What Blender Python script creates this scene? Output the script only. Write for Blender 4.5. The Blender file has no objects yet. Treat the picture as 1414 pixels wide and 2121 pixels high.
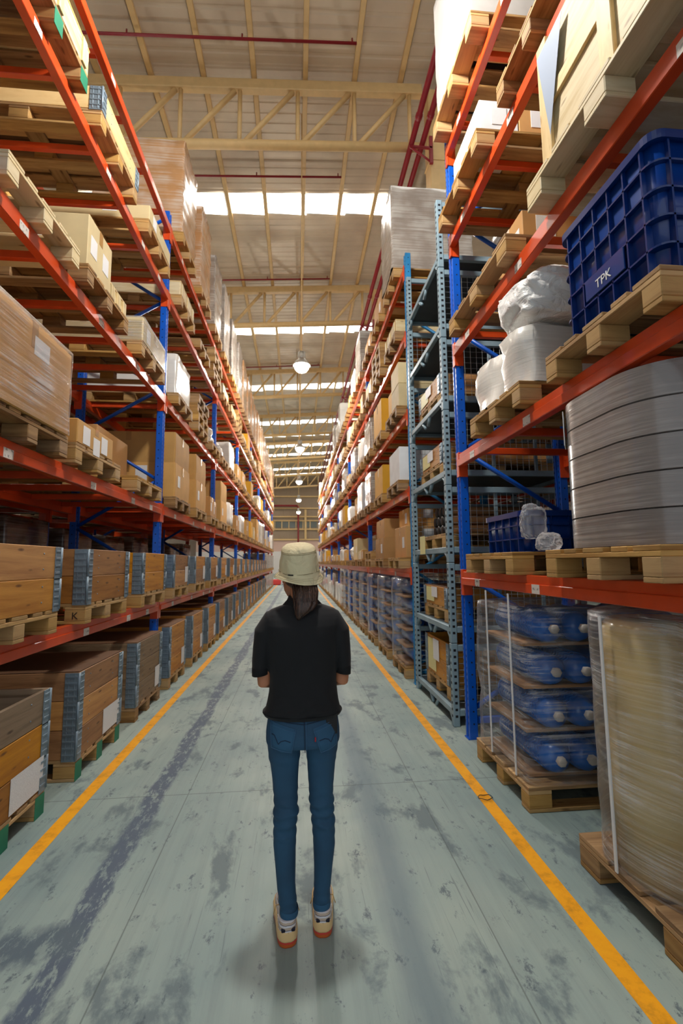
import bpy, bmesh, math, random
from mathutils import Vector, Matrix, noise
random.seed(11)
SC = bpy.context.scene
COL = SC.collection
PI = math.pi
def R(a): return math.radians(a)
def lin(r, g, b):
    def f(c):
        c /= 255.0
        return c/12.92 if c <= .04045 else ((c+.055)/1.055)**2.4
    return (f(r), f(g), f(b), 1)

# ------------------------------------------------------------------ materials
MATS = {}
class NT:
    def __init__(s, name):
        s.m = bpy.data.materials.new(name); s.m.use_nodes = True
        s.t = s.m.node_tree; s.t.nodes.clear()
        s.out = s.n('ShaderNodeOutputMaterial')
        MATS[name] = s.m
    def n(s, typ, **kw):
        nd = s.t.nodes.new(typ)
        for k, v in kw.items():
            if k.startswith('i_'):
                key = k[2:]
                key = int(key) if key.isdigit() else key.replace('_', ' ')
                nd.inputs[key].default_value = v
            else: setattr(nd, k, v)
        return nd
    def l(s, a, ao, b, bi): s.t.links.new(a.outputs[ao], b.inputs[bi])
    def ramp(s, src, so, stops, interp='LINEAR'):
        r = s.n('ShaderNodeValToRGB'); r.color_ramp.interpolation = interp
        e = r.color_ramp.elements
        while len(e) < len(stops): e.new(.5)
        for el, (p, c) in zip(e, stops):
            el.position = p; el.color = c if len(c) == 4 else (*c, 1)
        s.l(src, so, r, 0); return r
    def mapping(s, src, so, sc, loc=(0,0,0)):
        m = s.n('ShaderNodeMapping'); m.inputs['Scale'].default_value = sc; m.inputs['Location'].default_value = loc
        s.l(src, so, m, 0); return m
    def mix(s, a, ao, b, bo, fac=None, fo=0, f=.5, mode='MIX'):
        m = s.n('ShaderNodeMix', data_type='RGBA', blend_type=mode)
        m.inputs[0].default_value = f
        if fac is not None: s.l(fac, fo, m, 0)
        if isinstance(a, tuple): m.inputs[6].default_value = a
        else: s.l(a, ao, m, 6)
        if isinstance(b, tuple): m.inputs[7].default_value = b
        else: s.l(b, bo, m, 7)
        return m
    def bsdf(s, **kw):
        p = s.n('ShaderNodeBsdfPrincipled')
        for k, v in kw.items(): p.inputs[k.replace('_', ' ')].default_value = v
        s.l(p, 0, s.out, 0); return p
    def bump(s, src, so, p, st=.3, dist=.002):
        b = s.n('ShaderNodeBump'); b.inputs['Strength'].default_value = st; b.inputs['Distance'].default_value = dist
        s.l(src, so, b, 'Height'); s.l(b, 0, p, 'Normal'); return b

def plain(name, c, rough=.5, metal=0, coat=0, var=.0, emit=0):
    t = NT(name); p = t.bsdf(Base_Color=c, Roughness=rough, Metallic=metal, Coat_Weight=coat)
    if emit:
        p.inputs['Emission Color'].default_value = c; p.inputs['Emission Strength'].default_value = emit
    if var:
        tc = t.n('ShaderNodeTexCoord'); no = t.n('ShaderNodeTexNoise', i_Scale=6.0, i_Detail=5.0)
        t.l(tc, 'Object', no, 'Vector')
        r = t.ramp(no, 0, [(.3, tuple(x*(1-var) for x in c[:3])), (.7, tuple(min(1, x*(1+var)) for x in c[:3]))])
        t.l(r, 0, p, 'Base Color')
        t.bump(no, 0, p, .08, .004)
    return t.m

def wood(name, ca, cb, cd, rough=.72, grain=22, isl=.35):
    """ca/cb pale/dark grain colours, cd knots; the grain runs along U"""
    t = NT(name); p = t.bsdf(Roughness=rough)
    uv = t.n('ShaderNodeUVMap'); geo = t.n('ShaderNodeNewGeometry')
    add = t.n('ShaderNodeVectorMath', operation='ADD')
    mul = t.n('ShaderNodeMath', operation='MULTIPLY'); mul.inputs[1].default_value = 37.0
    t.l(geo, 'Random Per Island', mul, 0)
    t.l(uv, 0, add, 0); t.l(mul, 0, add, 1)
    mp = t.mapping(add, 0, (1.6, grain, 1))
    n1 = t.n('ShaderNodeTexNoise', i_Scale=1.0, i_Detail=6.0, i_Roughness=.65, i_Distortion=.6)
    t.l(mp, 0, n1, 'Vector')
    r1 = t.ramp(n1, 0, [(.36, cb), (.58, ca)])
    mp2 = t.mapping(add, 0, (3.2, 11, 1))
    vo = t.n('ShaderNodeTexVoronoi', i_Scale=1.3); t.l(mp2, 0, vo, 'Vector')
    kr = t.ramp(vo, 'Distance', [(.0, (.9,.9,.9)), (.09, (.6,.6,.6)), (.15, (0,0,0))])
    m1 = t.mix(r1, 0, cd, 0, kr, 0)
    hv = t.n('ShaderNodeHueSaturation')
    mr = t.n('ShaderNodeMapRange'); mr.inputs[3].default_value = 1-isl; mr.inputs[4].default_value = 1+isl*.55
    t.l(geo, 'Random Per Island', mr, 0); t.l(mr, 0, hv, 'Value'); t.l(m1, 2, hv, 'Color')
    oi = t.n('ShaderNodeObjectInfo'); mr2 = t.n('ShaderNodeMapRange'); mr2.inputs[3].default_value = .88; mr2.inputs[4].default_value = 1.1
    t.l(oi, 'Random', mr2, 0); t.l(mr2, 0, hv, 'Saturation')
    t.l(hv, 0, p, 'Base Color'); t.bump(n1, 0, p, .25, .0015)
    return t.m

def card(name, c, rough=.75, var=.12, wrapped=False, haze=.35):
    t = NT(name); p = t.bsdf(Roughness=rough)
    uv = t.n('ShaderNodeUVMap'); oi = t.n('ShaderNodeObjectInfo')
    tc = t.n('ShaderNodeTexCoord')
    no = t.n('ShaderNodeTexNoise', i_Scale=4.0, i_Detail=4.0); t.l(tc, 'Object', no, 'Vector')
    r = t.ramp(no, 0, [(.3, tuple(x*(1-var) for x in c[:3])), (.7, tuple(min(1, x*(1+var*.6)) for x in c[:3]))])
    hv = t.n('ShaderNodeHueSaturation'); mr = t.n('ShaderNodeMapRange'); mr.inputs[3].default_value = .8; mr.inputs[4].default_value = 1.15
    t.l(oi, 'Random', mr, 0); t.l(mr, 0, hv, 'Value'); t.l(r, 0, hv, 'Color')
    if wrapped:
        mp = t.mapping(uv, 0, (.9, 34, 1)); mp.inputs['Rotation'].default_value = (0, 0, .16)
        n2 = t.n('ShaderNodeTexNoise', i_Scale=1.6, i_Detail=5.0, i_Distortion=.8); t.l(mp, 0, n2, 'Vector')
        n3 = t.n('ShaderNodeTexNoise', i_Scale=3.0, i_Detail=3.0); t.l(tc, 'Object', n3, 'Vector')
        mu = t.n('ShaderNodeMath', operation='MULTIPLY'); t.l(n2, 0, mu, 0); t.l(n3, 0, mu, 1)
        rr = t.ramp(mu, 0, [(.2, (0,0,0)), (.42, (haze,)*3)])
        mx = t.mix(hv, 0, lin(225,222,215), 0, rr, 0)
        t.l(mx, 2, p, 'Base Color'); p.inputs['Roughness'].default_value = .22
        p.inputs['Coat Weight'].default_value = .5; p.inputs['Coat Roughness'].default_value = .12
        t.bump(n2, 0, p, .35, .004)
    else: t.l(hv, 0, p, 'Base Color')
    return t.m

def film(name, tint=lin(235,236,240), lo=.03, hi=.48, rough=.12, rot=.1, sc=(1.1, 42, 1)):
    """stretch film: clear sheet with milky streaks and gloss"""
    t = NT(name)
    uv = t.n('ShaderNodeUVMap'); tc = t.n('ShaderNodeTexCoord')
    mp = t.mapping(uv, 0, sc); mp.inputs['Rotation'].default_value = (0, 0, rot)
    n2 = t.n('ShaderNodeTexNoise', i_Scale=1.5, i_Detail=6.0, i_Distortion=1.0); t.l(mp, 0, n2, 'Vector')
    n3 = t.n('ShaderNodeTexNoise', i_Scale=3.4, i_Detail=4.0); t.l(tc, 'Object', n3, 'Vector')
    mu = t.n('ShaderNodeMath', operation='MULTIPLY'); t.l(n2, 0, mu, 0); t.l(n3, 0, mu, 1)
    rr = t.ramp(mu, 0, [(.20, (lo,)*3), (.29, (hi*.3,)*3), (.40, (hi,)*3)])
    tr = t.n('ShaderNodeBsdfTransparent')
    p = t.n('ShaderNodeBsdfPrincipled'); p.inputs['Base Color'].default_value = tint; p.inputs['Roughness'].default_value = rough
    p.inputs['Specular IOR Level'].default_value = .8
    b = t.n('ShaderNodeBump'); b.inputs['Strength'].default_value = .5; b.inputs['Distance'].default_value = .006
    t.l(mu, 0, b, 'Height'); t.l(b, 0, p, 'Normal')
    lw = t.n('ShaderNodeLayerWeight', i_Blend=.25)
    ad = t.n('ShaderNodeMath', operation='MULTIPLY_ADD'); ad.inputs[1].default_value = .5
    t.l(lw, 'Fresnel', ad, 0); t.l(rr, 0, ad, 2)
    ms = t.n('ShaderNodeMixShader'); t.l(ad, 0, ms, 0); t.l(tr, 0, ms, 1); t.l(p, 0, ms, 2); t.l(ms, 0, t.out, 0)
    return t.m

def paper(name, c, ink=(.05,.05,.06,1), rows=26):
    """sheet with rows of unreadable print"""
    t = NT(name); p = t.bsdf(Roughness=.55)
    uv = t.n('ShaderNodeUVMap')
    mp = t.mapping(uv, 0, (60, rows*4, 1))
    n = t.n('ShaderNodeTexNoise', i_Scale=1.0, i_Detail=2.0); t.l(mp, 0, n, 'Vector')
    w = t.n('ShaderNodeTexWave', wave_type='BANDS', bands_direction='Y', i_Scale=float(rows)); t.l(uv, 0, w, 'Vector')
    a = t.ramp(w, 1, [(.62, (0,0,0)), (.7, (1,1,1))]); b = t.ramp(n, 0, [(.5, (0,0,0)), (.56, (.55,)*3)])
    mm = t.mix(a, 0, b, 0, f=1, mode='MULTIPLY')
    m = t.mix(c, 0, ink, 0, mm, 2); t.l(m, 2, p, 'Base Color')
    return t.m

ORANGE = plain('orange_steel_paint', lin(214,74,28), .32, coat=.25, var=.1)
BLUE = plain('blue_steel_paint', lin(0,84,192), .35, coat=.2, var=.12)
BLUE_OLD = plain('worn_light_blue_paint', lin(30,124,180), .5, var=.25)
CAGE = plain('grey_blue_cage_paint', lin(136,160,172), .5, metal=.1, var=.15)
CAGEDK = plain('dark_cage_steel', lin(70,80,86), .5, metal=.3, var=.15)
HOLE_SHADE = plain('painted_slot_shade', lin(12,14,22), .9)  # shade inside the slots, painted as flat near-black patches
GALV = plain('galvanised_steel', lin(126,144,158), .42, metal=.35, var=.2)
WIRE = plain('zinc_wire', lin(170,182,188), .4, metal=.6)
CREAM = plain('cream_roof_steel', lin(224,188,130), .5, var=.06)
RED = plain('dark_red_pipe_paint', lin(140,28,36), .4, var=.1)
W_PAL = wood('pale_pallet_wood', lin(200,160,100), lin(162,120,68), lin(104,66,32))
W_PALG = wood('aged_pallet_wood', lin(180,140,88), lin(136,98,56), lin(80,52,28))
W_CRATE = wood('honey_collar_boards', lin(226,158,66), lin(188,120,40), lin(92,46,16), .6, 16, .28)
W_CRATEB = wood('brown_collar_boards', lin(182,124,62), lin(138,88,40), lin(76,44,20), .65, 16, .3)
W_CRATEG = wood('weathered_collar_boards', lin(160,134,104), lin(118,92,66), lin(66,46,30), .75, 18, .35)
W_WHITE = wood('pale_spruce_boards', lin(226,208,166), lin(204,178,126), lin(140,106,64), .6, 14, .12)
W_PLY = wood('plywood_sheet', lin(236,206,146), lin(216,178,112), lin(176,130,70), .55, 9, .1)
GREEN = plain('green_block_paint', lin(20,120,88), .6, var=.2)
FIBRE = card('brown_fibreboard', lin(118,84,58), .8, .15)
C_BROWN = card('brown_cardboard', lin(190,142,86))
C_TAN = card('tan_cardboard', lin(212,162,92))
C_PALE = card('pale_cardboard', lin(216,196,150))
C_YEL = card('yellow_cardboard', lin(226,166,36))
C_WHITE = card('white_cardboard', lin(226,228,230))
C_GREY = card('grey_board', lin(168,164,160))
TAPE = plain('brown_tape', lin(176,132,76), .25, coat=.3)
WR_BROWN = card('film_wrapped_brown_load', lin(190,142,96), wrapped=True, haze=.55)
WR_GREY = card('film_wrapped_grey_load', lin(150,138,128), wrapped=True, haze=.6)
WR_WHITE = card('film_wrapped_white_load', lin(232,228,220), wrapped=True, haze=.8)
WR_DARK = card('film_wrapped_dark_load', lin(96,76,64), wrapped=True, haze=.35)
WR_SILVER = card('film_wrapped_coiled_board', lin(134,126,122), wrapped=True, haze=.38)
WR_TAN = card('film_wrapped_fibre_roll', lin(224,198,140), wrapped=True, haze=.25)
FILM = film('stretch_film')
FILM_CLEAR = film('clear_stretch_film', lo=.02, hi=.45, rough=.08, rot=.35, sc=(1.8, 30, 1))
FILM_THIN = film('thin_stretch_film', lo=.0, hi=.26, rough=.12, rot=.3, sc=(1.6, 18, 1))
FILM_MILK = film('milky_bag_film', lo=.24, hi=.7, rough=.12, sc=(2.5, 12, 1))
SACK = plain('white_sack_plastic', lin(240,240,238), .28, coat=.3, var=.04)
_t = SACK.node_tree; _nn = _t.nodes.new('ShaderNodeTexNoise'); _nn.inputs['Scale'].default_value = 9; _nn.inputs['Detail'].default_value = 6; _nn.inputs['Distortion'].default_value = 1.6; _tc0 = _t.nodes.new('ShaderNodeTexCoord'); _t.links.new(_tc0.outputs['Object'], _nn.inputs['Vector'])
_bb = [n for n in _t.nodes if n.type == 'BUMP'][0]; _bb.inputs['Strength'].default_value = .8; _bb.inputs['Distance'].default_value = .03; _t.links.new(_nn.outputs[0], _bb.inputs['Height'])
STRAP = plain('white_strapping', lin(220,222,226), .3)
TOTE = plain('blue_tote_plastic', lin(2,44,112), .28, coat=.25)
TOTE_IN = plain('blue_tote_panel', lin(3,52,126), .3, coat=.3)
CYLB = plain('blue_cylinder_paint', lin(20,104,196), .3, coat=.3)
NET = plain('blue_sleeve_net', lin(24,120,214), .5)
NUT = plain('white_valve_cap', lin(214,206,196), .4)
SPACER = card('brown_spacer_board', lin(176,132,88))
PAPERW = paper('printed_white_sheet', lin(236,236,238))
PAPERY = paper('printed_yellow_sheet', lin(234,226,160), rows=18)
LABEL = paper('shelf_location_label', lin(222,214,206), rows=9)
CYLD = plain('deep_blue_cylinder_paint', lin(8,60,130), .3, coat=.3)
BLACK = plain('black_rubber', lin(22,22,24), .5)
INK = plain('black_stencil_ink', lin(40,30,26), .7)
WHITEP = plain('white_paint', lin(230,230,232), .5)

# ------------------------------------------------------------------ mesh builder
class MB:
    def __init__(s): s.v = []; s.f = []; s.uv = []; s.mi = []; s.sm = []
    def add(s, vs, fs, uvs=None, mi=0, smooth=False, M=None):
        o = len(s.v)
        for v in vs: s.v.append(tuple(M @ Vector(v)) if M is not None else tuple(v))
        for k, f in enumerate(fs):
            s.f.append([i+o for i in f]); s.mi.append(mi); s.sm.append(smooth)
            s.uv.append(uvs[k] if uvs else [(0,0)]*len(f))
    def box(s, x0, x1, y0, y1, z0, z1, b=.003, mi=0, M=None, long=None):
        lo = [min(x0,x1), min(y0,y1), min(z0,z1)]; hi = [max(x0,x1), max(y0,y1), max(z0,z1)]
        d = [hi[i]-lo[i] for i in range(3)]
        L = long if long is not None else d.index(max(d))
        ro = (random.random()*9, random.random()*9)
        def uvf(p, n):
            ax = [i for i in range(3) if i != n]
            if L in ax: u, w = L, [i for i in ax if i != L][0]
            else: u, w = ax
            return (p[u]+ro[0], p[w]+ro[1])
        b = min(b, min(d)*.45)
        if b <= 0:
            vs = [(hi[0] if i & 1 else lo[0], hi[1] if i & 2 else lo[1], hi[2] if i & 4 else lo[2]) for i in range(8)]
            fs = [(0,4,6,2),(1,3,7,5),(0,1,5,4),(2,6,7,3),(0,2,3,1),(4,5,7,6)]
            ns = [0,0,1,1,2,2]
            s.add(vs, fs, [[uvf(vs[i], n) for i in f] for f, n in zip(fs, ns)], mi, False, M); return
        vs = []; idx = {}
        for i in range(8):
            sg = [1 if i & (1 << k) else 0 for k in range(3)]
            for n in range(3):
                p = [(hi[k] if sg[k] else lo[k]) if k == n else ((hi[k]-b) if sg[k] else (lo[k]+b)) for k in range(3)]
                idx[(i, n)] = len(vs); vs.append(tuple(p))
        fs = []; ns = []
        for n in range(3):
            a, c = [(1,2),(2,0),(0,1)][n]
            for sd in (0, 1):
                q = []
                for (ua, uc) in ((0,0),(1,0),(1,1),(0,1)):
                    i = (sd << n) | (ua << a) | (uc << c); q.append(idx[(i, n)])
                fs.append(q if sd else q[::-1]); ns.append(n)
        for n in range(3):      # edges along axis n
            a, c = [(1,2),(2,0),(0,1)][n]
            for sa in (0,1):
                for sc in (0,1):
                    i0 = (sa << a) | (sc << c); i1 = i0 | (1 << n)
                    q = [idx[(i0,a)], idx[(i1,a)], idx[(i1,c)], idx[(i0,c)]]
                    fs.append(q if (sa ^ sc) else q[::-1]); ns.append(a)
        for i in range(8):
            q = [idx[(i,0)], idx[(i,1)], idx[(i,2)]]
            par = bin(i).count('1') % 2
            fs.append(q if par else q[::-1]); ns.append(2)
        s.add(vs, fs, [[uvf(vs[i], n) for i in f] for f, n in zip(fs, ns)], mi, False, M)
    def loft(s, rings, mi=0, caps=(True, True), closed=True, smooth=True, uvs=True):
        """rings: list of equal-length point lists"""
        n = len(rings[0]); vs = [p for r in rings for p in r]; fs = []; uv = []
        m = n if closed else n-1
        per = sum((Vector(rings[0][(i+1) % n])-Vector(rings[0][i])).length for i in range(m)) or 1
        vv = [0]
        for k in range(1, len(rings)): vv.append(vv[-1]+(Vector(rings[k][0])-Vector(rings[k-1][0])).length)
        for k in range(len(rings)-1):
            for i in range(m):
                j = (i+1) % n
                fs.append((k*n+i, k*n+j, (k+1)*n+j, (k+1)*n+i))
                u0, u1 = per*i/m, per*(i+1)/m
                uv.append([(u0, vv[k]), (u1, vv[k]), (u1, vv[k+1]), (u0, vv[k+1])])
        if closed and caps[0]: fs.append(tuple(range(n))[::-1]); uv.append([(p[0], p[1]) for p in rings[0]][::-1])
        if closed and caps[1]: fs.append(tuple(range((len(rings)-1)*n, len(rings)*n))); uv.append([(p[0], p[1]) for p in rings[-1]])
        s.add(vs, fs, uv, mi, smooth)
    def tube(s, pts, r, seg=8, mi=0, caps=True, smooth=True):
        pts = [Vector(p) for p in pts]; rr = r if isinstance(r, (list, tuple)) else [r]*len(pts)
        rings = []; prev = None
        for i, p in enumerate(pts):
            t = (pts[min(i+1, len(pts)-1)]-pts[max(i-1, 0)]).normalized()
            if prev is None:
                a = Vector((0,0,1)) if abs(t.z) < .9 else Vector((1,0,0)); x = t.cross(a).normalized()
            else:
                x = (prev - t*prev.dot(t)).normalized()
            y = t.cross(x); prev = x
            rings.append([tuple(p + (x*math.cos(2*PI*k/seg)+y*math.sin(2*PI*k/seg))*rr[i]) for k in range(seg)])
        s.loft(rings, mi, (caps, caps), True, smooth)
    def cyl(s, p0, p1, r0, r1=None, seg=20, mi=0, caps=True):
        s.tube([p0, p1], [r0, r0 if r1 is None else r1], seg, mi, caps)
    def lathe(s, prof, c=(0,0,0), seg=32, mi=0, axis='z', caps=(True, True)):
        """prof: (radius, height) pairs"""
        rings = []
        for r, h in prof:
            ring = []
            for k in range(seg):
                a = 2*PI*k/seg; x, y = r*math.cos(a), r*math.sin(a)
                if axis == 'z': ring.append((c[0]+x, c[1]+y, c[2]+h))
                elif axis == 'y': ring.append((c[0]+x, c[1]-h, c[2]+y))
                else: ring.append((c[0]+h, c[1]+x, c[2]+y))
            rings.append(ring)
        s.loft(rings, mi, caps)
    def quad(s, a, b, c, d, mi=0):
        w = (Vector(b)-Vector(a)).length; h = (Vector(d)-Vector(a)).length
        s.add([a, b, c, d], [(0,1,2,3)], [[(0,0),(w,0),(w,h),(0,h)]], mi)
    def mesh(s, name, mats):
        me = bpy.data.meshes.new(name); me.from_pydata(s.v, [], s.f)
        for m in (mats if isinstance(mats, (list, tuple)) else [mats]): me.materials.append(m)
        me.polygons.foreach_set('material_index', s.mi); me.polygons.foreach_set('use_smooth', s.sm)
        ul = me.uv_layers.new(name='UVMap'); flat = []
        for u in s.uv:
            for p in u: flat.extend((float(p[0]), float(p[1])))
        ul.data.foreach_set('uv', flat); me.update(); return me
    def build(s, name, mats, parent=None, loc=None):
        return put(name, s.mesh(name, mats), parent, loc)

def put(name, me, parent=None, loc=None):
    o = bpy.data.objects.new(name, me); COL.objects.link(o)
    if parent is not None: o.parent = parent
    if loc is not None: o.location = loc
    return o
def tag(o, label=None, cat=None, group=None, kind=None):
    if label: o['label'] = label
    if cat: o['category'] = cat
    if group: o['group'] = group
    if kind: o['kind'] = kind
    return o
def thing(name, label, cat, loc=(0,0,0), group=None, rot=0):
    o = bpy.data.objects.new(name, None); o.empty_display_size = .1; COL.objects.link(o)
    o.location = loc; o.rotation_euler = (0, 0, rot); return tag(o, label, cat, group)
def struct(name, mb, mat, label=None):
    o = mb.build(name, mat); o['kind'] = 'structure'
    if label: o['label'] = label
    return o
def rrect(hx, hy, z, r, n=6, cx=0, cy=0):
    """rounded rectangle ring, counter-clockwise"""
    r = min(r, hx*.98, hy*.98); pts = []
    for (sx, sy, a0) in ((1,1,0), (-1,1,90), (-1,-1,180), (1,-1,270)):
        for k in range(n+1):
            a = R(a0+90*k/n); pts.append((cx+sx*(hx-r)+r*math.cos(a), cy+sy*(hy-r)+r*math.sin(a), z))
    return pts
def sheet_box(bx, amp, seed=0, nz=9, r=.05, top=True, pinch=.0, n=8, sub=6, lobe=0):
    """a film shell round a load: rounded box with pulled wrinkles. bx = x0,x1,y0,y1,z0,z1"""
    x0,x1,y0,y1,z0,z1 = bx; cx, cy = (x0+x1)/2, (y0+y1)/2; hx, hy = (x1-x0)/2, (y1-y0)/2
    rings = []
    base = rrect(hx, hy, 0, r, n)
    pts = []
    for i in range(len(base)):
        a = Vector(base[i]); b = Vector(base[(i+1) % len(base)])
        k = max(1, int((b-a).length/.07))
        for j in range(k): pts.append(a.lerp(b, j/k))
    for q in range(nz+1):
        z = z0+(z1-z0)*q/nz; ring = []
        for p in pts:
            nn = noise.noise(Vector((p.x*5+seed*3.1, p.y*5, z*7)))*amp + noise.noise(Vector((p.x*15, p.y*15+seed, z*19)))*amp*.4
            k = 1 + nn - pinch*max(0, (q/nz-.75))*2
            lx = lobe*max(0, 1-abs(p.y)/(hy*.45))**1.5; ly = lobe*max(0, 1-abs(p.x)/(hx*.45))**1.5
            ring.append((cx+p.x*k-math.copysign(lx, p.x), cy+p.y*k-math.copysign(ly, p.y), z))
        rings.append(ring)
    if top:
        for k, dz in ((.94, .012), (.6, .02), (.2, .022)):
            ring = []
            for p in pts:
                nn = noise.noise(Vector((p.x*6*k+seed, p.y*6*k, 3.3)))
                ring.append((cx+p.x*k*(1-pinch*.5), cy+p.y*k*(1-pinch*.5), z1+dz+nn*amp*.5))
            rings.append(ring)
    mb = MB(); mb.loft(rings, 0, (False, top)); return mb
ORD = ['nearest','second','third','fourth','fifth','sixth','seventh','eighth','ninth','tenth']
# ------------------------------------------------------------------ camera (24.4 mm on a 36 mm wide frame, looking slightly up and right)
cam = bpy.data.cameras.new('camera'); co = bpy.data.objects.new('camera', cam); COL.objects.link(co)
cam.sensor_fit = 'HORIZONTAL'; cam.sensor_width = 36; cam.lens = 958.4/1414*36; cam.clip_start = .05; cam.clip_end = 300
def cam_matrix(p, y, r):
    B = Matrix(((1,0,0),(0,0,-1),(0,1,0)))
    Ry = Matrix(((math.cos(y),0,-math.sin(y)),(0,1,0),(math.sin(y),0,math.cos(y))))
    Rp = Matrix(((1,0,0),(0,math.cos(p),math.sin(p)),(0,-math.sin(p),math.cos(p))))
    Rr = Matrix(((math.cos(r),-math.sin(r),0),(math.sin(r),math.cos(r),0),(0,0,1)))
    M = Rr @ Rp @ Ry @ B          # world -> (right, down, forward)
    return Matrix((M[0], -M[1], -M[2])).transposed().to_4x4()
co.matrix_world = Matrix.Translation((0,0,1.48)) @ cam_matrix(.10841, .095536, -.0094877)
SC.camera = co
cam.dof.use_dof = True; cam.dof.focus_distance = 2.3; cam.dof.aperture_fstop = 5.0

# ------------------------------------------------------------------ floor
def floor_mat():
    t = NT('worn_painted_concrete'); p = t.bsdf()
    tc = t.n('ShaderNodeTexCoord'); sep = t.n('ShaderNodeSeparateXYZ'); t.l(tc, 'Object', sep, 0)
    def noise_(sc, det=5, ro=.6, scale=1.0, dist=0.0, loc=(0,0,0)):
        m = t.mapping(tc, 'Object', sc, loc); n = t.n('ShaderNodeTexNoise', i_Scale=scale, i_Detail=float(det), i_Roughness=ro, i_Distortion=dist)
        t.l(m, 0, n, 'Vector'); return n
    def math_(op, a, b=None, c=None):
        m = t.n('ShaderNodeMath', operation=op)
        for i, v in enumerate((a, b, c)):
            if v is None: continue
            if isinstance(v, (int, float)): m.inputs[i].default_value = v
            else: t.l(v[0], v[1], m, i)
        return m
    big = noise_((.5,.35,1), 4, .55, 1.6)
    base = t.ramp(big, 0, [(.3, lin(124,146,148)), (.50, lin(150,168,164)), (.72, lin(176,188,178))])
    streak = noise_((14,.5,1), 5, .7, 1.4)
    sr = t.ramp(streak, 0, [(.3, (.80,.80,.82)), (.55, (1,1,1)), (.8, (1.0,1.0,.98))])
    c1 = t.mix(base, 0, sr, 0, f=.75, mode='MULTIPLY')
    # slate-blue worn-through patches
    pat = noise_((1.5,.8,1), 8, .66, 2.3, .3, (3,1,0))
    pr = t.ramp(pat, 0, [(.54, (0,0,0)), (.62, (.75,)*3)])
    c2 = t.mix(c1, 2, lin(92,108,116), 0, pr, 0)
    # small dark scuffs
    sc2 = noise_((7,4,1), 8, .78, 1.6, .15, (7,2,0))
    s2 = t.ramp(sc2, 0, [(.58, (0,0,0)), (.64, (.75,)*3)])
    c3 = t.mix(c2, 2, lin(70,84,98), 0, s2, 0)
    scr = noise_((60,1.1,1), 3, .6, 1.3, .5, (2,5,0)); s3 = t.ramp(scr, 0, [(.66, (0,0,0)), (.70, (.45,)*3)])
    c3 = t.mix(c3, 2, lin(86,98,104), 0, s3, 0)
    # ragged wear bands along the aisle
    wob = noise_((3.5,1.3,1), 7, .72, 1.3)
    def band(cx, w, amp, sharp, seed):
        wv = math_('MULTIPLY_ADD', (wob, 0), amp, cx-amp*.5)
        d = math_('SUBTRACT', (sep, 'X'), (wv, 0)); a = math_('ABSOLUTE', (d, 0))
        return t.ramp(math_('DIVIDE', (a, 0), w), 0, [(1-sharp, (1,1,1)), (1, (0,0,0))])
    fine = noise_((26,9,1), 6, .75, 1.0)
    fr = t.ramp(fine, 0, [(.42, (.05,)*3), (.49, (1,1,1))])
    b1 = band(-.90, .075, .16, .35, 0); bb1 = t.mix(b1, 0, fr, 0, f=.85, mode='MULTIPLY')
    c4 = t.mix(c3, 2, lin(84,98,116), 0, bb1, 2)
    b2 = band(.45, .13, .10, .8, 1); bb2 = t.mix(b2, 0, (.65,.65,.65,1), 0, f=1, mode='MULTIPLY')
    c5 = t.mix(c4, 2, lin(96,116,128), 0, bb2, 2)
    # one cross patch by the left line
    wy = math_('MULTIPLY_ADD', (wob, 0), .3, 1.93); dy = math_('ABSOLUTE', (math_('SUBTRACT', (sep, 'Y'), (wy, 0)), 0))
    cy = t.ramp(dy, 0, [(.06, (1,1,1)), (.13, (0,0,0))])
    cx = t.ramp(sep, 'X', [(0,(1,1,1)), (1,(0,0,0))]); 
    cxm = math_('LESS_THAN', (sep, 'X'), -.86)
    cm = t.mix(cy, 0, cxm, 0, f=1, mode='MULTIPLY'); cm2 = t.mix(cm, 2, fr, 0, f=.7, mode='MULTIPLY')
    c6 = t.mix(c5, 2, lin(88,104,116), 0, cm2, 2)
    # saw-cut joints
    def joint(src, pos, w=.004):
        d = math_('ABSOLUTE', (math_('SUBTRACT', src, pos), 0)); return math_('LESS_THAN', (d, 0), w)
    ym = math_('MODULO', (math_('ADD', (sep, 'Y'), 40.55), 0), 2.9)
    jj = math_('MAXIMUM', (math_('MAXIMUM', (joint((ym, 0), .3), 0), (joint((sep, 'X'), -.70, .003), 0)), 0), (joint((sep, 'X'), .78, .003), 0))
    jf = math_('MULTIPLY', (jj, 0), .55)
    c7 = t.mix(c6, 2, lin(74,84,84), 0, jf, 0)
    t.l(c7, 2, p, 'Base Color')
    rg = t.ramp(pat, 0, [(.35, (.52,)*3), (.65, (.68,)*3)]); t.l(rg, 0, p, 'Roughness')
    t.bump(fine, 0, p, .06, .002)
    return t.m
fb = MB(); fb.quad((-14,-8,0), (12,-8,0), (12,70,0), (-14,70,0))
struct('floor', fb, floor_mat(), 'worn grey-green painted concrete floor')
YEL = NT('yellow_floor_tape'); _p = YEL.bsdf(Roughness=.5)
_tc = YEL.n('ShaderNodeTexCoord'); _n = YEL.n('ShaderNodeTexNoise', i_Scale=9.0, i_Detail=8.0, i_Roughness=.7); YEL.l(_tc, 'Object', _n, 'Vector')
_r = YEL.ramp(_n, 0, [(.30, lin(206,140,20)), (.5, lin(250,170,6)), (.7, lin(255,182,10))]); YEL.l(_r, 0, _p, 'Base Color')
for i, (x0, x1) in enumerate(((-1.392,-1.312), (1.135,1.212))):
    m = MB(); m.box(x0, x1, -4, 44, 0, .0015, 0)
    struct('trim_%d' % (i+1), m, YEL.m, ('left','right')[i]+' yellow floor line along the aisle')

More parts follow.
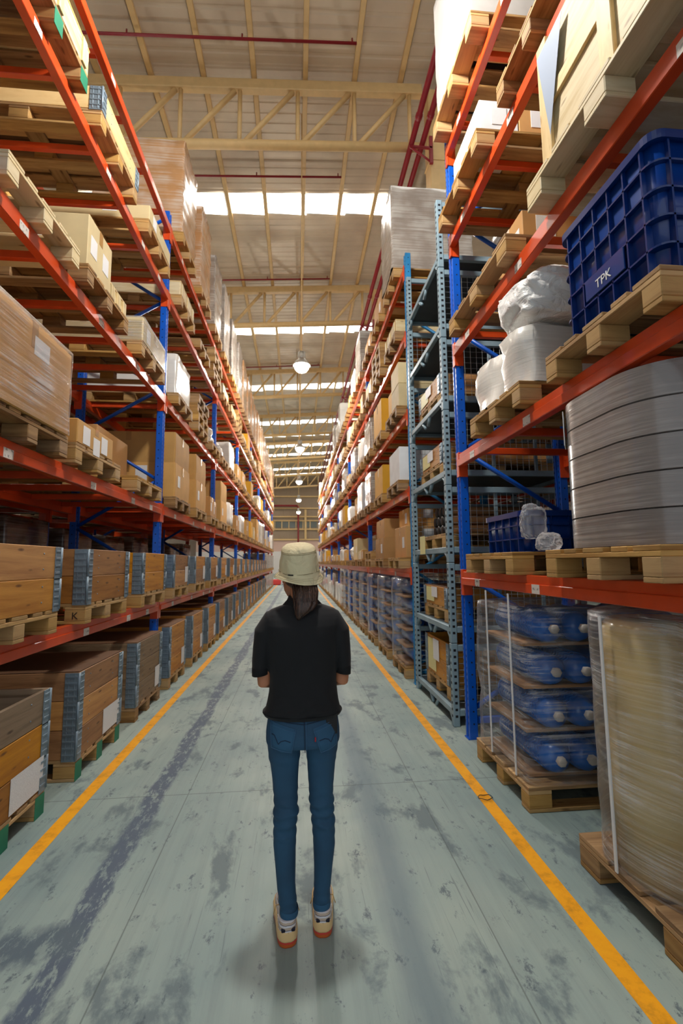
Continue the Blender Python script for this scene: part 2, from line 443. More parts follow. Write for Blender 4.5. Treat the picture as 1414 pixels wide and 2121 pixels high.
# ------------------------------------------------------------------ roof: sheeting with rooflights, purlins, trusses
SL = .065                                   # roof rises gently to the right
def zroof(x): return 13.12 + SL*x
strips = [5.6, 13.55, 21.7, 29.4, 37.2, 41, 44.9, 48.7, 52.5, 56.3, 60.2]
SW = .86
def roof_mat():
    t = NT('foil_faced_roof_sheet'); p = t.bsdf(Roughness=.45, Metallic=.1)
    tc = t.n('ShaderNodeTexCoord'); n = t.n('ShaderNodeTexNoise', i_Scale=.8, i_Detail=5.0); t.l(tc, 'Object', n, 'Vector')
    r = t.ramp(n, 0, [(.3, lin(190,170,146)), (.7, lin(218,200,174))]); t.l(r, 0, p, 'Base Color')
    n2 = t.n('ShaderNodeTexNoise', i_Scale=5.0, i_Detail=4.0); t.l(tc, 'Object', n2, 'Vector'); t.bump(n2, 0, p, .25, .02)
    return t.m
ROOF = roof_mat()
rb = MB()
def roof_piece(y0, y1):
    ys = []; y = y0
    while y < y1-1e-4:
        ys += [(y, 0), (min(y+.17, y1), 0), (min(y+.20, y1), .012), (min(y+.25, y1), .012)]
        y += .28
    ys.append((y1, 0))
    xs = [-14, 12]
    for (a, da), (b, db) in zip(ys, ys[1:]):
        if b-a < 1e-5: continue
        rb.quad((xs[0], a, zroof(xs[0])+da), (xs[0], b, zroof(xs[0])+db), (xs[1], b, zroof(xs[1])+db), (xs[1], a, zroof(xs[1])+da))
y = -8
for s in strips:
    roof_piece(y, s); y = s+SW
roof_piece(y, 68)
struct('ceiling', rb, ROOF, 'beige foil-faced corrugated roof sheeting')
SKY = plain('daylit_rooflight_sheet', (1,.97,.90,1), .5, emit=6.5)
for i, s in enumerate(strips):
    m = MB()
    for k in range(20):
        x0 = -14+1.3*k; m.box(x0+.01, x0+1.29, s, s+SW, zroof(x0+.65)-.01, zroof(x0+.65)+.01, 0)
    struct('window_%d' % (i+1), m, SKY, 'translucent rooflight strip across the roof')
px = [-9.29, -8.11, -6.93, -5.75, -4.57, -3.4, -2.2, -1.03, .18, 1.37, 2.5, 4.6, 5.8]
for i, x in enumerate(px):
    m = MB(); z = zroof(x)
    m.box(-.06, .06, -8, 68, -.13, -.02, .008)
    o = m.build('roof_purlin', CREAM, None, (x, 0, z))
    tag(o, 'cream roof purlin running down the aisle, %s' % (('line %s left of the lamp row' % ['','first','second','third','fourth','fifth','sixth','seventh','eighth'][8-i]) if i < 8 else ('directly above the lamp row' if i == 8 else 'line %s right of the lamp row' % ['first','second','third','fourth'][i-9])), 'purlin', 'roof purlins')
TY = [10.0+8.3*n for n in range(7)]
for n, ty in enumerate(TY):
    t = thing('roof_truss', 'cream tubular roof truss spanning the aisle, %s from the camera' % ORD[n], 'roof truss', (0, ty, 11.3), 'roof trusses')
    zb = lambda x: SL*x
    zt = lambda x: 1.52+SL*x
    m = MB(); m.cyl((-9.5,0,zb(-9.5)), (3.0,0,zb(3.0)), .105, seg=18); m.build('bottom_chord', CREAM, t)
    m = MB()
    Mx = Matrix.Translation((-3.25, 0, zt(-3.25))) @ Matrix.Rotation(-math.atan(SL), 4, 'Y')
    m.box(-6.3, 6.3, -.09, .09, -.13, .13, .012, 0, Mx); m.build('top_chord', CREAM, t)
    xs = [2.72-1.36*k for k in range(9)]
    for k, x in enumerate(xs):
        m = MB(); m.cyl((x,0,zb(x)), (x,0,zt(x)-.1), .05, seg=12); m.build('web_vertical', CREAM, t)
        if k: m = MB(); m.cyl((x+.1,0,zb(x)+.05), (x+1.24,0,zt(x+1.3)-.13), .06, seg=12); m.build('web_diagonal', CREAM, t)
for n, ty in enumerate(TY[:3]):
    m = MB(); m.box(-.28, .28, -.2, .2, 0, 12.9, .02); m.box(-.34, .34, -.26, .26, 0, .03, .004)
    m.box(-.3, .3, -.22, .22, 11.0, 11.05, .004)
    o = m.build('steel_column', CREAM, None, (3.42, ty, 0))
    tag(o, 'cream steel column behind the right rack under the %s roof truss' % ORD[n], 'column', 'building columns')
# sprinkler pipes under the sheeting, and the pair of mains along the right
for i, yy in enumerate((9.0, 12.6, 17.6, 25.9)):
    m = MB(); m.cyl((-12, 0, 12.84+SL*-12), (1.3, 0, 12.84+SL*1.3), .03, seg=10)
    for k in range(5):
        x = 1.2-2.4*k; m.cyl((x, 0, 12.84+SL*x), (x, 0, 12.96+SL*x), .018, seg=8)
    tag(m.build('ceiling_sprinkler_pipe', RED, None, (0, yy, 0)), 'thin dark red sprinkler pipe crossing under the roof, %s from the camera' % ORD[i], 'pipe', 'sprinkler branch pipes')
for i, x in enumerate((2.66, 2.93)):
    m = MB(); m.cyl((0,-2,0), (0,62,0), .065, seg=14)
    for k in range(9): m.cyl((0, 2+7*k-.05, 0), (0, 2+7*k+.05, 0), .08, seg=14)
    tag(m.build('fire_main_pipe', RED, None, (x, 0, 11.25+.05*i)), 'thick dark red fire main above the right rack, %s' % ('the one nearer the aisle' if i == 0 else 'the one nearer the columns'), 'pipe', 'fire main pipes')
for i, ty in enumerate(TY[:3]):
    m = MB(); m.box(-.26, .285, -.03, .03, -.12, -.075, .004); m.box(.22, .3, -.03, .03, -.5, .2, .004)
    m.tube([(-.24,0,-.1), (.26,0,-.46)], .025, 8)
    tag(m.build('pipe_mount', RED, None, (2.86, ty-.35, 11.25)), 'dark red bracket carrying both fire mains by the %s column' % ORD[i], 'bracket', 'fire main brackets')

# ------------------------------------------------------------------ walls
CLAD = NT('grey_brown_ribbed_cladding'); _p = CLAD.bsdf(Roughness=.6)
_tc = CLAD.n('ShaderNodeTexCoord'); _w = CLAD.n('ShaderNodeTexWave', wave_type='BANDS', bands_direction='X', i_Scale=1.6); CLAD.l(_tc, 'Object', _w, 'Vector')
_r = CLAD.ramp(_w, 1, [(0, lin(132,112,92)), (.5, lin(168,146,122))]); CLAD.l(_r, 0, _p, 'Base Color'); CLAD.bump(_w, 1, _p, .4, .03)
WALLW = plain('white_wall_paint', lin(232,226,222), .7); WALLP = plain('pinkish_wall_paint', lin(222,186,170), .7)
m = MB(); m.box(-14, 12, 66, 66.2, 4.7, 14, 0, 0); m.box(-14, 12, 66, 66.2, 3.1, 4.7, 0, 1); m.box(-14, 12, 66, 66.2, 0, 3.1, 0, 2)
struct('wall_back', m, [CLAD.m, WALLP, WALLW], 'far end wall, white base below ribbed grey-brown cladding')
for i, z in enumerate((4.75, 6.2, 8.0, 9.2, 10.9)):
    m = MB(); m.box(-14, 12, 65.8, 65.99, z-.1, z+.1, .01); struct('trim_%d' % (3+i), m, CREAM, 'cream girt across the far wall')
m = MB(); m.box(1.0, 1.3, 65.6, 65.9, 4.7, 9.0, .01); struct('trim_8', m, CREAM, 'cream mullion on the far wall')
GLASS = plain('dim_louvre_glass', lin(96,102,96), .2)
for i in range(8):
    m = MB(); x = -5.2+1.0*i
    m.box(x+.06, x+.94, 65.94, 66.0, 6.45, 7.3, 0, 0); m.box(x-.06, x+.06, 65.86, 66.0, 6.3, 7.45, .01, 1)
    struct('window_%d' % (12+i), m, [GLASS, CREAM], 'louvred window pane in the far wall')
m = MB(); m.box(-14, 12, 65.84, 66.0, 7.35, 7.5, .01); struct('trim_9', m, CREAM)
DIM = plain('side_wall_cladding', lin(120,108,98), .7)
m = MB(); m.box(-14.2, -14, -8, 66, 0, 13.6, 0); struct('wall_left', m, DIM)
m = MB(); m.box(12, 12.2, -8, 66, 0, 14, 0); struct('wall_right', m, DIM)
m = MB(); m.cyl((0,0,0), (0,0,9.5), .12, seg=12); tag(m.build('drop_pipe', RED, None, (.12, 65.3, 0)), 'red vertical fire pipe on the far end wall', 'pipe')
m = MB(); m.cyl((-4,0,0), (-.003,0,0), .14, seg=12); tag(m.build('wall_mounted_pipe', RED, None, (0, 65.3, 9.5)), 'red horizontal fire pipe high on the far end wall', 'pipe')
REDB = plain('bright_red_barrier', lin(226,70,66), .5)
m = MB()
for k in range(6): m.box(-3.3+.62*k, -2.72+.62*k, -.2, .2, 0, .38, .06, k % 3 == 2)
tag(m.build('floor_barrier', [REDB, WHITEP], None, (1.0, 32, 0)), 'low red barrier across the far end of the aisle', 'barrier')

# ------------------------------------------------------------------ high-bay lamps down the aisle
LENS = plain('lit_lamp_lens', (1,.96,.86,1), .5, emit=30)
ALU = plain('lamp_housing_aluminium', lin(170,168,160), .35, metal=.7)
LAMP_W = 480
for i, yy in enumerate((2.5, 10.75, 18.9, 26.8, 34.8, 43.2)):
    t = thing('high_bay_lamp', 'round lit high-bay lamp hanging over the aisle, %s' % ('the one above the person' if i == 0 else ORD[i-1]+' lamp ahead of the person'), 'lamp', (.1, yy, 6.2), 'high-bay lamps')
    m = MB(); m.cyl((0,0,.34), (0,0,zroof(.1)-6.2-.2), .012, seg=8); m.build('hanging_cable', CREAM, t)
    m = MB(); m.lathe([(.05,.36),(.09,.34),(.1,.2),(.1,.16)], seg=20); m.build('driver_housing', ALU, t)
    m = MB(); m.lathe([(.1,.16),(.17,.08),(.21,.0),(.205,.0),(.16,.075),(.09,.15)], seg=28, caps=(False,False)); m.build('reflector', ALU, t)
    m = MB(); m.lathe([(.15,.04),(.175,.0),(.165,-.07),(.12,-.13),(.06,-.16),(.01,-.165)], seg=24); m.build('lens', LENS, t)
    L = bpy.data.lights.new('lamp_light', 'POINT'); L.energy = LAMP_W; L.color = (1,.96,.89); L.shadow_soft_size = .17
    lo = bpy.data.objects.new('lamp_light', L); COL.objects.link(lo); lo.parent = t; lo.location = (0,0,-.36)
# ------------------------------------------------------------------ sky fill: rear end left without a wall to brighten the aisle
W = bpy.data.worlds.new('sky'); SC.world = W; W.use_nodes = True
bg = W.node_tree.nodes['Background']; bg.inputs[0].default_value = (.86,.94,1,1); bg.inputs[1].default_value = .85
vs = SC.view_settings; vs.view_transform = 'Standard'; vs.look = 'None'; vs.gamma = 1; vs.use_curve_mapping = False
vs.exposure = -.18

cy = SC.cycles; cy.glossy_bounces = 3; cy.transmission_bounces = 4; cy.transparent_max_bounces = 8; cy.max_bounces = 8; cy.use_adaptive_sampling = True; cy.adaptive_threshold = .02
# ------------------------------------------------------------------ pallet racking
LV_L = [1.06, 2.17, 3.50, 4.82, 5.70]
LV_R = [1.39, 2.42, 3.44, 4.50, 5.43]
def post_mb(h, mat_i=0, holes=True, aisle=1, step=.05):
    """upright with slots painted dark on the aisle face and the near face; local: aisle face at x=0, body towards -aisle"""
    m = MB(); d = -aisle*.075
    m.box(0, d, -.048, -.016, 0, h, .006, 0); m.box(0, d, .016, .048, 0, h, .006, 0); m.box(-aisle*.012, d, -.018, .018, 0, h, .002, 0)
    m.box(aisle*.012, d*1.25, -.047, .047, 0, .008, .001, 0)
    if holes:
        z = .12; e = aisle*.0006
        while z < h-.05:
            for yy in (-.034, .034):
                m.add([(e,yy-.005,z),(e,yy+.005,z),(e,yy+.004,z+.02),(e,yy-.004,z+.02)], [(0,1,2,3)] if aisle > 0 else [(3,2,1,0)], None, 1)
            if int(z/step) % 2 == 0:
                m.add([(d*.45,-.0486,z),(d*.62,-.0486,z),(d*.62,-.0486,z+.012),(d*.45,-.0486,z+.012)], [(0,1,2,3)] if d > 0 else [(3,2,1,0)], None, 1)
            z += step
    return m
def beam_mb(y0, y1, aisle, conn=True):
    """local z=0 is the beam top; aisle face near x=+aisle*.015"""
    m = MB(); a = aisle
    m.box(a*.012, -a*.035, y0, y1, -.052, 0, .003); m.box(a*.022, -a*.035, y0, y1, -.11, -.05, .004)
    if conn:
        for ye, s in ((y0, 1), (y1, -1)):
            m.box(a*.014, a*.0016, ye-s*.042, ye+s*.012, -.2, .02, .002)
            m.box(a*.014, -a*.07, ye, ye+s*.006, -.2, .02, .001)
    return m
def rack_bay(side, k, y0, y1, xf, lv, aisle, top, label, group, mat=BLUE, first=None, detail=2, depth=1.0, nbar=6):
    t = thing('pallet_rack', label, 'pallet rack', (xf, y0, 0), group)
    L = y1-y0; xr = -aisle*depth
    def frame(y, mt, dt):
        key = ('post', top, dt, aisle)
        put('upright_post', CACHE_POST(key, mt, lambda: post_mb(top, 0, dt >= 1, aisle, .05 if dt == 2 else .1)), t, (0, y, 0))
        put('upright_post', CACHE_POST(key, mt, None), t, (xr+aisle*.075, y, 0))
        z = .25; s = 0
        while z < top-.5:
            m = MB(); a, b = (-aisle*.08, xr+aisle*.08)
            if s: a, b = b, a
            m.tube([(a, 0, z), (b, 0, z+.52)], .021, 6); m.build('brace', mt, t, (0, y, 0)); z += .56; s ^= 1
        m = MB(); m.box(-aisle*.08, xr+aisle*.08, -.02, .02, .12, .17, .003); m.build('brace', mt, t, (0, y, 0))
    if first is not None: frame(0, first, detail)
    frame(L, mat, detail)
    for li, z in enumerate(lv):
        bo = put('beam', CACHE(('beam', round(L, 3), aisle), ORANGE, lambda: beam_mb(.05, L-.05, aisle)), t, (0, 0, z))
        put('beam', CACHE(('beamr', round(L, 3), aisle), ORANGE, lambda: beam_mb(.05, L-.05, -aisle)), t, (xr, 0, z))
        for j in range(nbar):
            yy = .3+(L-.6)*j/(nbar-1)
            put('support_bar', CACHE(('bar', depth, aisle), ORANGE, lambda: bar_mb(depth, aisle)), t, (0, yy, z))
        if detail == 2:
            for yy in ((.55, 1.62, 2.5, 3.05) if side == 'left' else (.9, 2.2, 3.1)):
                m = MB(); w = .045
                m.box(aisle*.0222, aisle*.0235, yy-w, yy+w, -.107, -.052, 0)
                m.build('location_label', LABEL, bo)
    return t
def bar_mb(depth, aisle):
    m = MB(); m.box(-aisle*.037, -aisle*(depth-.037), -.02, .02, -.055, -.002, .003); return m
_C = {}
def CACHE(key, mats, fn):
    if key not in _C: _C[key] = fn().mesh(str(key[0])+'_mesh', mats)
    return _C[key]
def CACHE_POST(key, mt, fn):
    k2 = key+(mt.name,)
    if k2 not in _C: _C[k2] = fn().mesh('upright_mesh', [mt, HOLE_SHADE])
    return _C[k2]

YL = [2.1+3.5*k for k in range(9)]
YR = [5.72+3.55*k for k in range(8)]
for k in range(8):
    rack_bay('left', k, YL[k], YL[k+1], -1.60, LV_L, 1, 5.9, 'orange and blue pallet rack bay on the left of the aisle, %s from the camera' % ORD[k], 'left rack bays', first=BLUE if k == 0 else None, detail=2 if k < 2 else (1 if k < 4 else 0), nbar=6 if k < 3 else 3)
rack_bay('right', 0, .46, 3.96, 1.43, LV_R, -1, 5.6, 'orange and blue pallet rack bay at the right edge, nearest the camera', 'right rack bays', first=BLUE)
for k in range(7):
    rack_bay('right', k+1, YR[k], YR[k+1], 1.43, LV_R, -1, 5.6, 'orange and blue pallet rack bay right of the aisle, %s beyond the wire cages' % ['first','second','third','fourth','fifth','sixth','seventh'][k], 'right rack bays', first=BLUE_OLD if k == 0 else None, detail=2 if k < 1 else (1 if k < 3 else 0), nbar=6 if k < 2 else 3)
for k in range(3):
    rack_bay('back', k, YL[k], YL[k+1], -2.86, LV_L, 1, 5.9, 'shaded pallet rack bay behind the left rack, %s from the camera' % ORD[k], 'second row of racks on the left', first=BLUE if k == 0 else None, detail=0, nbar=3)
for k in range(2):
    rack_bay('back', k, .46+3.5*k, 3.96+3.5*k, 2.90, LV_R, -1, 5.6, 'shaded pallet rack bay behind the right rack, %s from the camera' % ORD[k], 'second row of racks on the right', first=BLUE if k == 0 else None, detail=0, nbar=3)

# ------------------------------------------------------------------ pallets, collar crates, cartons and other loads
PH = .146
def deck_mb():
    m = MB()
    for yc, w in ((-.3275,.145), (-.175,.1), (0,.145), (.175,.1), (.3275,.145)): m.box(-.6, .6, yc-w/2, yc+w/2, .122, .144, .003)
    for xc in (-.5275, 0, .5275): m.box(xc-.0725, xc+.0725, -.4, .4, .1, .122, .003)
    return m
def block_mb(): m = MB(); m.box(-.0725, .0725, -.05, .05, .022, .1, .004, long=1); return m
def gblock_mb(s):
    m = block_mb(); m.box(s*.0726, s*.074, -.05, .05, .0, .122, .0005, 1); return m
def skid_mb(w=.1): m = MB(); m.box(-.6, .6, -w/2, w/2, 0, .022, .003); return m
def whole_pallet_mb():
    m = deck_mb()
    for xc in (-.5275, 0, .5275):
        for yc in (-.35, 0, .35): m.box(xc-.0725, xc+.0725, yc-.05, yc+.05, .022, .1, .004, long=1)
    for yc in (-.35, 0, .35): m.box(-.6, .6, yc-.05, yc+.05, 0, .022, .003)
    return m
def pallet(x, y, z, label, group='wooden pallets', mat=W_PAL, detail=True, green=None, wid=1.0):
    z += .001
    if not detail:
        o = put('wooden_pallet', CACHE(('pal', mat.name), mat, whole_pallet_mb), None, (x, y, z)); o.scale = (1, wid, 1)
        return tag(o, label, 'pallet', group)
    t = thing('wooden_pallet', label, 'pallet', (x, y, z), group)
    if wid != 1: t.scale = (1, wid, 1)
    put('deck', CACHE(('deck', mat.name), mat, deck_mb), t)
    for xc in (-.5275, 0, .5275):
        for yc in (-.35, 0, .35):
            gm = green if (green and abs(xc*1.0-green[1]*.5275) < .01) else None
            if gm: put('block', CACHE(('blockg', green[0].name), [mat, green[0]], lambda: gblock_mb(green[1])), t, (xc, yc, 0))['label'] = 'block with green painted end'
            else: put('block', CACHE(('block', mat.name), mat, block_mb), t, (xc, yc, 0))
    for yc in (-.35, 0, .35): put('skid', CACHE(('skid', mat.name), mat, skid_mb), t, (0, yc, 0))
    return t

CH = .195
def collar_mb():
    m = MB(); a, b, th = .6, .4, .022
    m.box(-a, a, -b, -b+th, 0, CH-.003, .003); m.box(-a, a, b-th, b, 0, CH-.003, .003)
    m.box(-a, -a+th, -b+th, b-th, 0, CH-.003, .003); m.box(a-th, a, -b+th, b-th, 0, CH-.003, .003)
    for sx in (-1, 1):                                   # nail heads
        for sy in (-.22, .2):
            m.cyl((sx*a, sy, CH*.75), (sx*(a+.002), sy, CH*.75), .005, seg=8, mi=1); m.cyl((sx*a, sy, CH*.28), (sx*(a+.002), sy, CH*.28), .005, seg=8, mi=1)
    return m
def hinge_mb(sx, sy):
    m = MB(); a, b = .6012, .4012; X, Y = sx*a, sy*b
    m.box(X-sx*.095, X+sx*.003, Y, Y+sy*.003, -.012, CH-.004, .001); m.box(X, X+sx*.003, Y-sy*.075, Y+sy*.003, -.012, CH-.004, .001)
    m.cyl((X, Y, 0), (X, Y, CH-.006), .009, seg=10)
    for q in (.03, .075, .12, .165):
        m.box(X-sx*.09, X-sx*.012, Y+sy*.002, Y+sy*.0065, q-.006, q+.006, .001); m.box(X+sx*.002, X+sx*.0065, Y-sy*.07, Y-sy*.012, q-.006, q+.006, .001)
    for q in (.03, .07): m.box(X-sx*q-sx*.004, X-sx*q+sx*.004, Y+sy*.002, Y+sy*.005, .0, CH-.01, .001)
    return m
def crate(x, y, z, mats, label, group, aisle=1, lid=False, sheet=True, detail=True, sheetmat=PAPERW, big=False, contents=False):
    t = thing('collar_crate', label, 'crate', (x, y, z), group)
    for i, mt in enumerate(mats):
        if detail:
            c = put('collar', CACHE(('collar', mt.name), [mt, GALV], collar_mb), t, (0, 0, i*CH))
            for sx in (-1, 1):
                for sy in (-1, 1): put('hinge', CACHE(('hinge', sx, sy), GALV, lambda: hinge_mb(sx, sy)), c)
        else:
            def whole():
                m = collar_mb(); 
                for sx in (-1, 1):
                    for sy in (-1, 1):
                        h = hinge_mb(sx, sy); m.add(h.v, h.f, h.uv, 1)
                return m
            put('collar', CACHE(('collarw', mt.name), [mt, GALV], whole), t, (0, 0, i*CH))
    H = len(mats)*CH
    m = MB(); m.box(-.575, .575, -.375, .375, .001, .012, 0); m.build('base_board', FIBRE, t)
    if lid:
        m = MB(); m.box(-.594, .594, -.394, .394, H-.001, H+.006, .002); m.build('lid', FIBRE, t)
    if sheet:
        m = MB(); w, h = (.32, .19) if big else (.15, .21); X = aisle*.6035
        yc = .26 if not big else .2; z0 = .012 if big else .03
        a = (X, yc-aisle*w/2, z0); b = (X, yc+aisle*w/2, z0+.004); c = (X+aisle*.002, yc+aisle*w/2, z0+h); d = (X, yc-aisle*w/2, z0+h-.003)
        m.quad(a, b, c, d); m.v = [v for v in m.v]
        for f in range(len(m.uv)): m.uv[f] = [(0,0),(1,0),(1,1),(0,1)]
        m.add([(p[0]-aisle*.0015, p[1], p[2]) for p in (a,b,c,d)], [(3,2,1,0)], None)
        m.build('delivery_note', sheetmat, t)
    return t
def carton(x0, x1, y0, y1, z0, z1, mat, label, group='cardboard cartons', aisle=1, sheets=0, tape=True, name='cardboard_carton', cat='carton', yaw=0, bulge=.0):
    cx, cy = (x0+x1)/2, (y0+y1)/2; hx, hy, h = abs(x1-x0)/2, abs(y1-y0)/2, z1-z0
    m = MB()
    if bulge:
        rings = []
        for q in range(7):
            f = q/6; k = 1+bulge*math.sin(f*PI); rings.append(rrect(hx*k, hy*k, h*f, .018, 3))
        m.loft(rings, smooth=False)
    else: m.box(-hx, hx, -hy, hy, 0, h, .006)
    o = m.build(name, mat, None, (cx, cy, z0)); o.rotation_euler = (0, 0, yaw); tag(o, label, cat, group)
    e = .0012+bulge*max(hx, hy)
    if tape:
        m = MB(); m.box(-hx, hx, -.03, .03, h-.0002, h+.0008, 0); m.box(aisle*(hx+.0001), aisle*(hx+e), -.03, .03, h*.72, h, 0)
        m.box(-.03, .03, -hy-e, -hy-.0001, h*.72, h, 0) ; m.build('tape', TAPE, o)
    X = aisle*(hx+e)
    for q in range(sheets):
        w = min(.11, hy*.5); yc = (-hy*.55, hy*.45, 0)[q % 3]; zz = h*.5 if q < 2 else h*.25
        hh = min(.08, h*.42)
        m = MB(); m.box(X-aisle*.001, X+aisle*.0012, yc-w/2, yc+w/2, zz-hh, zz+hh*.8, 0); m.uv = [[(0,0),(1,0),(1,1),(0,1)] for _ in m.uv]
        m.build('address_label', PAPERW, o)
        if q == 0 and hx > .2:
            m = MB(); m.box(hx*.3*aisle-.07, hx*.3*aisle+.07, -hy-e-.0012, -hy-e+.001, h*.45, h*.9, 0); m.uv = [[(0,0),(1,0),(1,1),(0,1)] for _ in m.uv]
            m.build('address_label', PAPERW, o)
    return o
def wrapped(x0, x1, y0, y1, z0, z1, mat, label, group='film-wrapped loads', amp=.02, seed=0, cat='wrapped load', r=.03, bands=0, name='wrapped_load'):
    cx, cy = (x0+x1)/2, (y0+y1)/2; hx, hy, h = (x1-x0)/2, (y1-y0)/2, z1-z0
    m = sheet_box((-hx, hx, -hy, hy, 0, h), amp, seed, max(4, int(h/.09)), r)
    if bands:
        m2 = MB(); n = len(m.v)
        m.v = [(v[0]*(1+.018*math.cos(v[2]/h*bands*2*PI)), v[1]*(1+.018*math.cos(v[2]/h*bands*2*PI)), v[2]) for v in m.v]
    m.f.append(list(range(0, 0))) if False else None
    o = m.build(name, mat, None, (cx, cy, z0)); return tag(o, label, cat, group)
# ------------------------------------------------------------------ what stands where
SLOT = ['nearest place', 'middle place', 'farthest place']
SHELF = ['floor row', 'lowest shelf', 'second shelf', 'third shelf', 'fourth shelf', 'top shelf']
def where(side, lv, k, s):
    bay = ORD[k]+' bay'
    return '%s rack %s, %s, %s' % (side, SHELF[lv], bay, SLOT[s])
def rnd(a, b): return a+(b-a)*random.random()
def lowbox(x, y, z, h, w, where_, mat=W_WHITE, look='shallow pale wooden case', dx=.58, dy=.38, group='shallow wooden cases'):
    t = thing('wooden_case', '%s, %s' % (look, where_), 'wooden case', (x, y, z), group)
    m = MB(); th = .018
    m.box(-dx, -dx+th, -dy, dy, 0, h, .002); m.box(dx-th, dx, -dy, dy, 0, h, .002); m.box(-dx+th, dx-th, -dy, -dy+th, 0, h, .002); m.box(-dx+th, dx-th, dy-th, dy, 0, h, .002)
    m.box(-dx+th, dx-th, -dy+th, dy-th, 0, .012, 0)
    for sx in (-1, 1):
        for q in (-.8, 0, .8): m.box(sx*dx, sx*(dx+.014), q*dy-.03, q*dy+.03, 0, h, .002)
    m.build('side_boards', mat, t)
    m = MB(); m.box(-dx-.004, dx+.004, -dy-.004, dy+.004, h, h+.014, .002); m.build('lid', W_PLY if mat is W_WHITE else mat, t)
    return t
def sack(x, y, z, rx, ry, h, label, seed=0, group='white plastic sacks', mat=SACK, name='plastic_sack'):
    wv = 1.9 if name == 'plastic_bag' else 1.0
    bm = bmesh.new(); bmesh.ops.create_icosphere(bm, subdivisions=5, radius=1)
    for v in bm.verts:
        p = v.co.copy(); k = 1+noise.noise(p*1.6+Vector((seed, 0, 0)))*.10*wv-abs(noise.noise(p*Vector((1.5,1.5,4))+p.yzx*2+Vector((0, seed, 0))))*.11*wv-abs(noise.noise(p*5+Vector((0, seed, 2))))*.05*wv+noise.noise(p*12+Vector((0, seed, 0)))*.008
        q = Vector((math.copysign(abs(p.x)**.6, p.x), math.copysign(abs(p.y)**.6, p.y), math.copysign(abs(p.z)**.7, p.z)))*k
        zz = max(q.z, -.82)
        v.co = (q.x*rx, q.y*ry, (zz+.82)/1.82*h)
    me = bpy.data.meshes.new('sack_mesh'); bm.to_mesh(me); bm.free()
    uv = me.uv_layers.new(name='UVMap')
    for lp in me.loops:
        c = me.vertices[lp.vertex_index].co; uv.data[lp.index].uv = (c.x+c.y, c.z)
    for p in me.polygons: p.use_smooth = True
    me.materials.append(mat); return tag(put(name, me, None, (x, y, z)), label, 'sack', group)
def roll(x, y, z, r, h, mat, label, group, name='film_roll'):
    m = MB(); m.lathe([(r*.2,0),(r,.0),(r*1.01,h*.33),(r,h*.34),(r*1.01,h*.66),(r,h*.67),(r,h*.97),(r*.9,h),(r*.15,h*1.0)], seg=24)
    return tag(m.build(name, mat, None, (x, y, z)), label, 'roll', group)
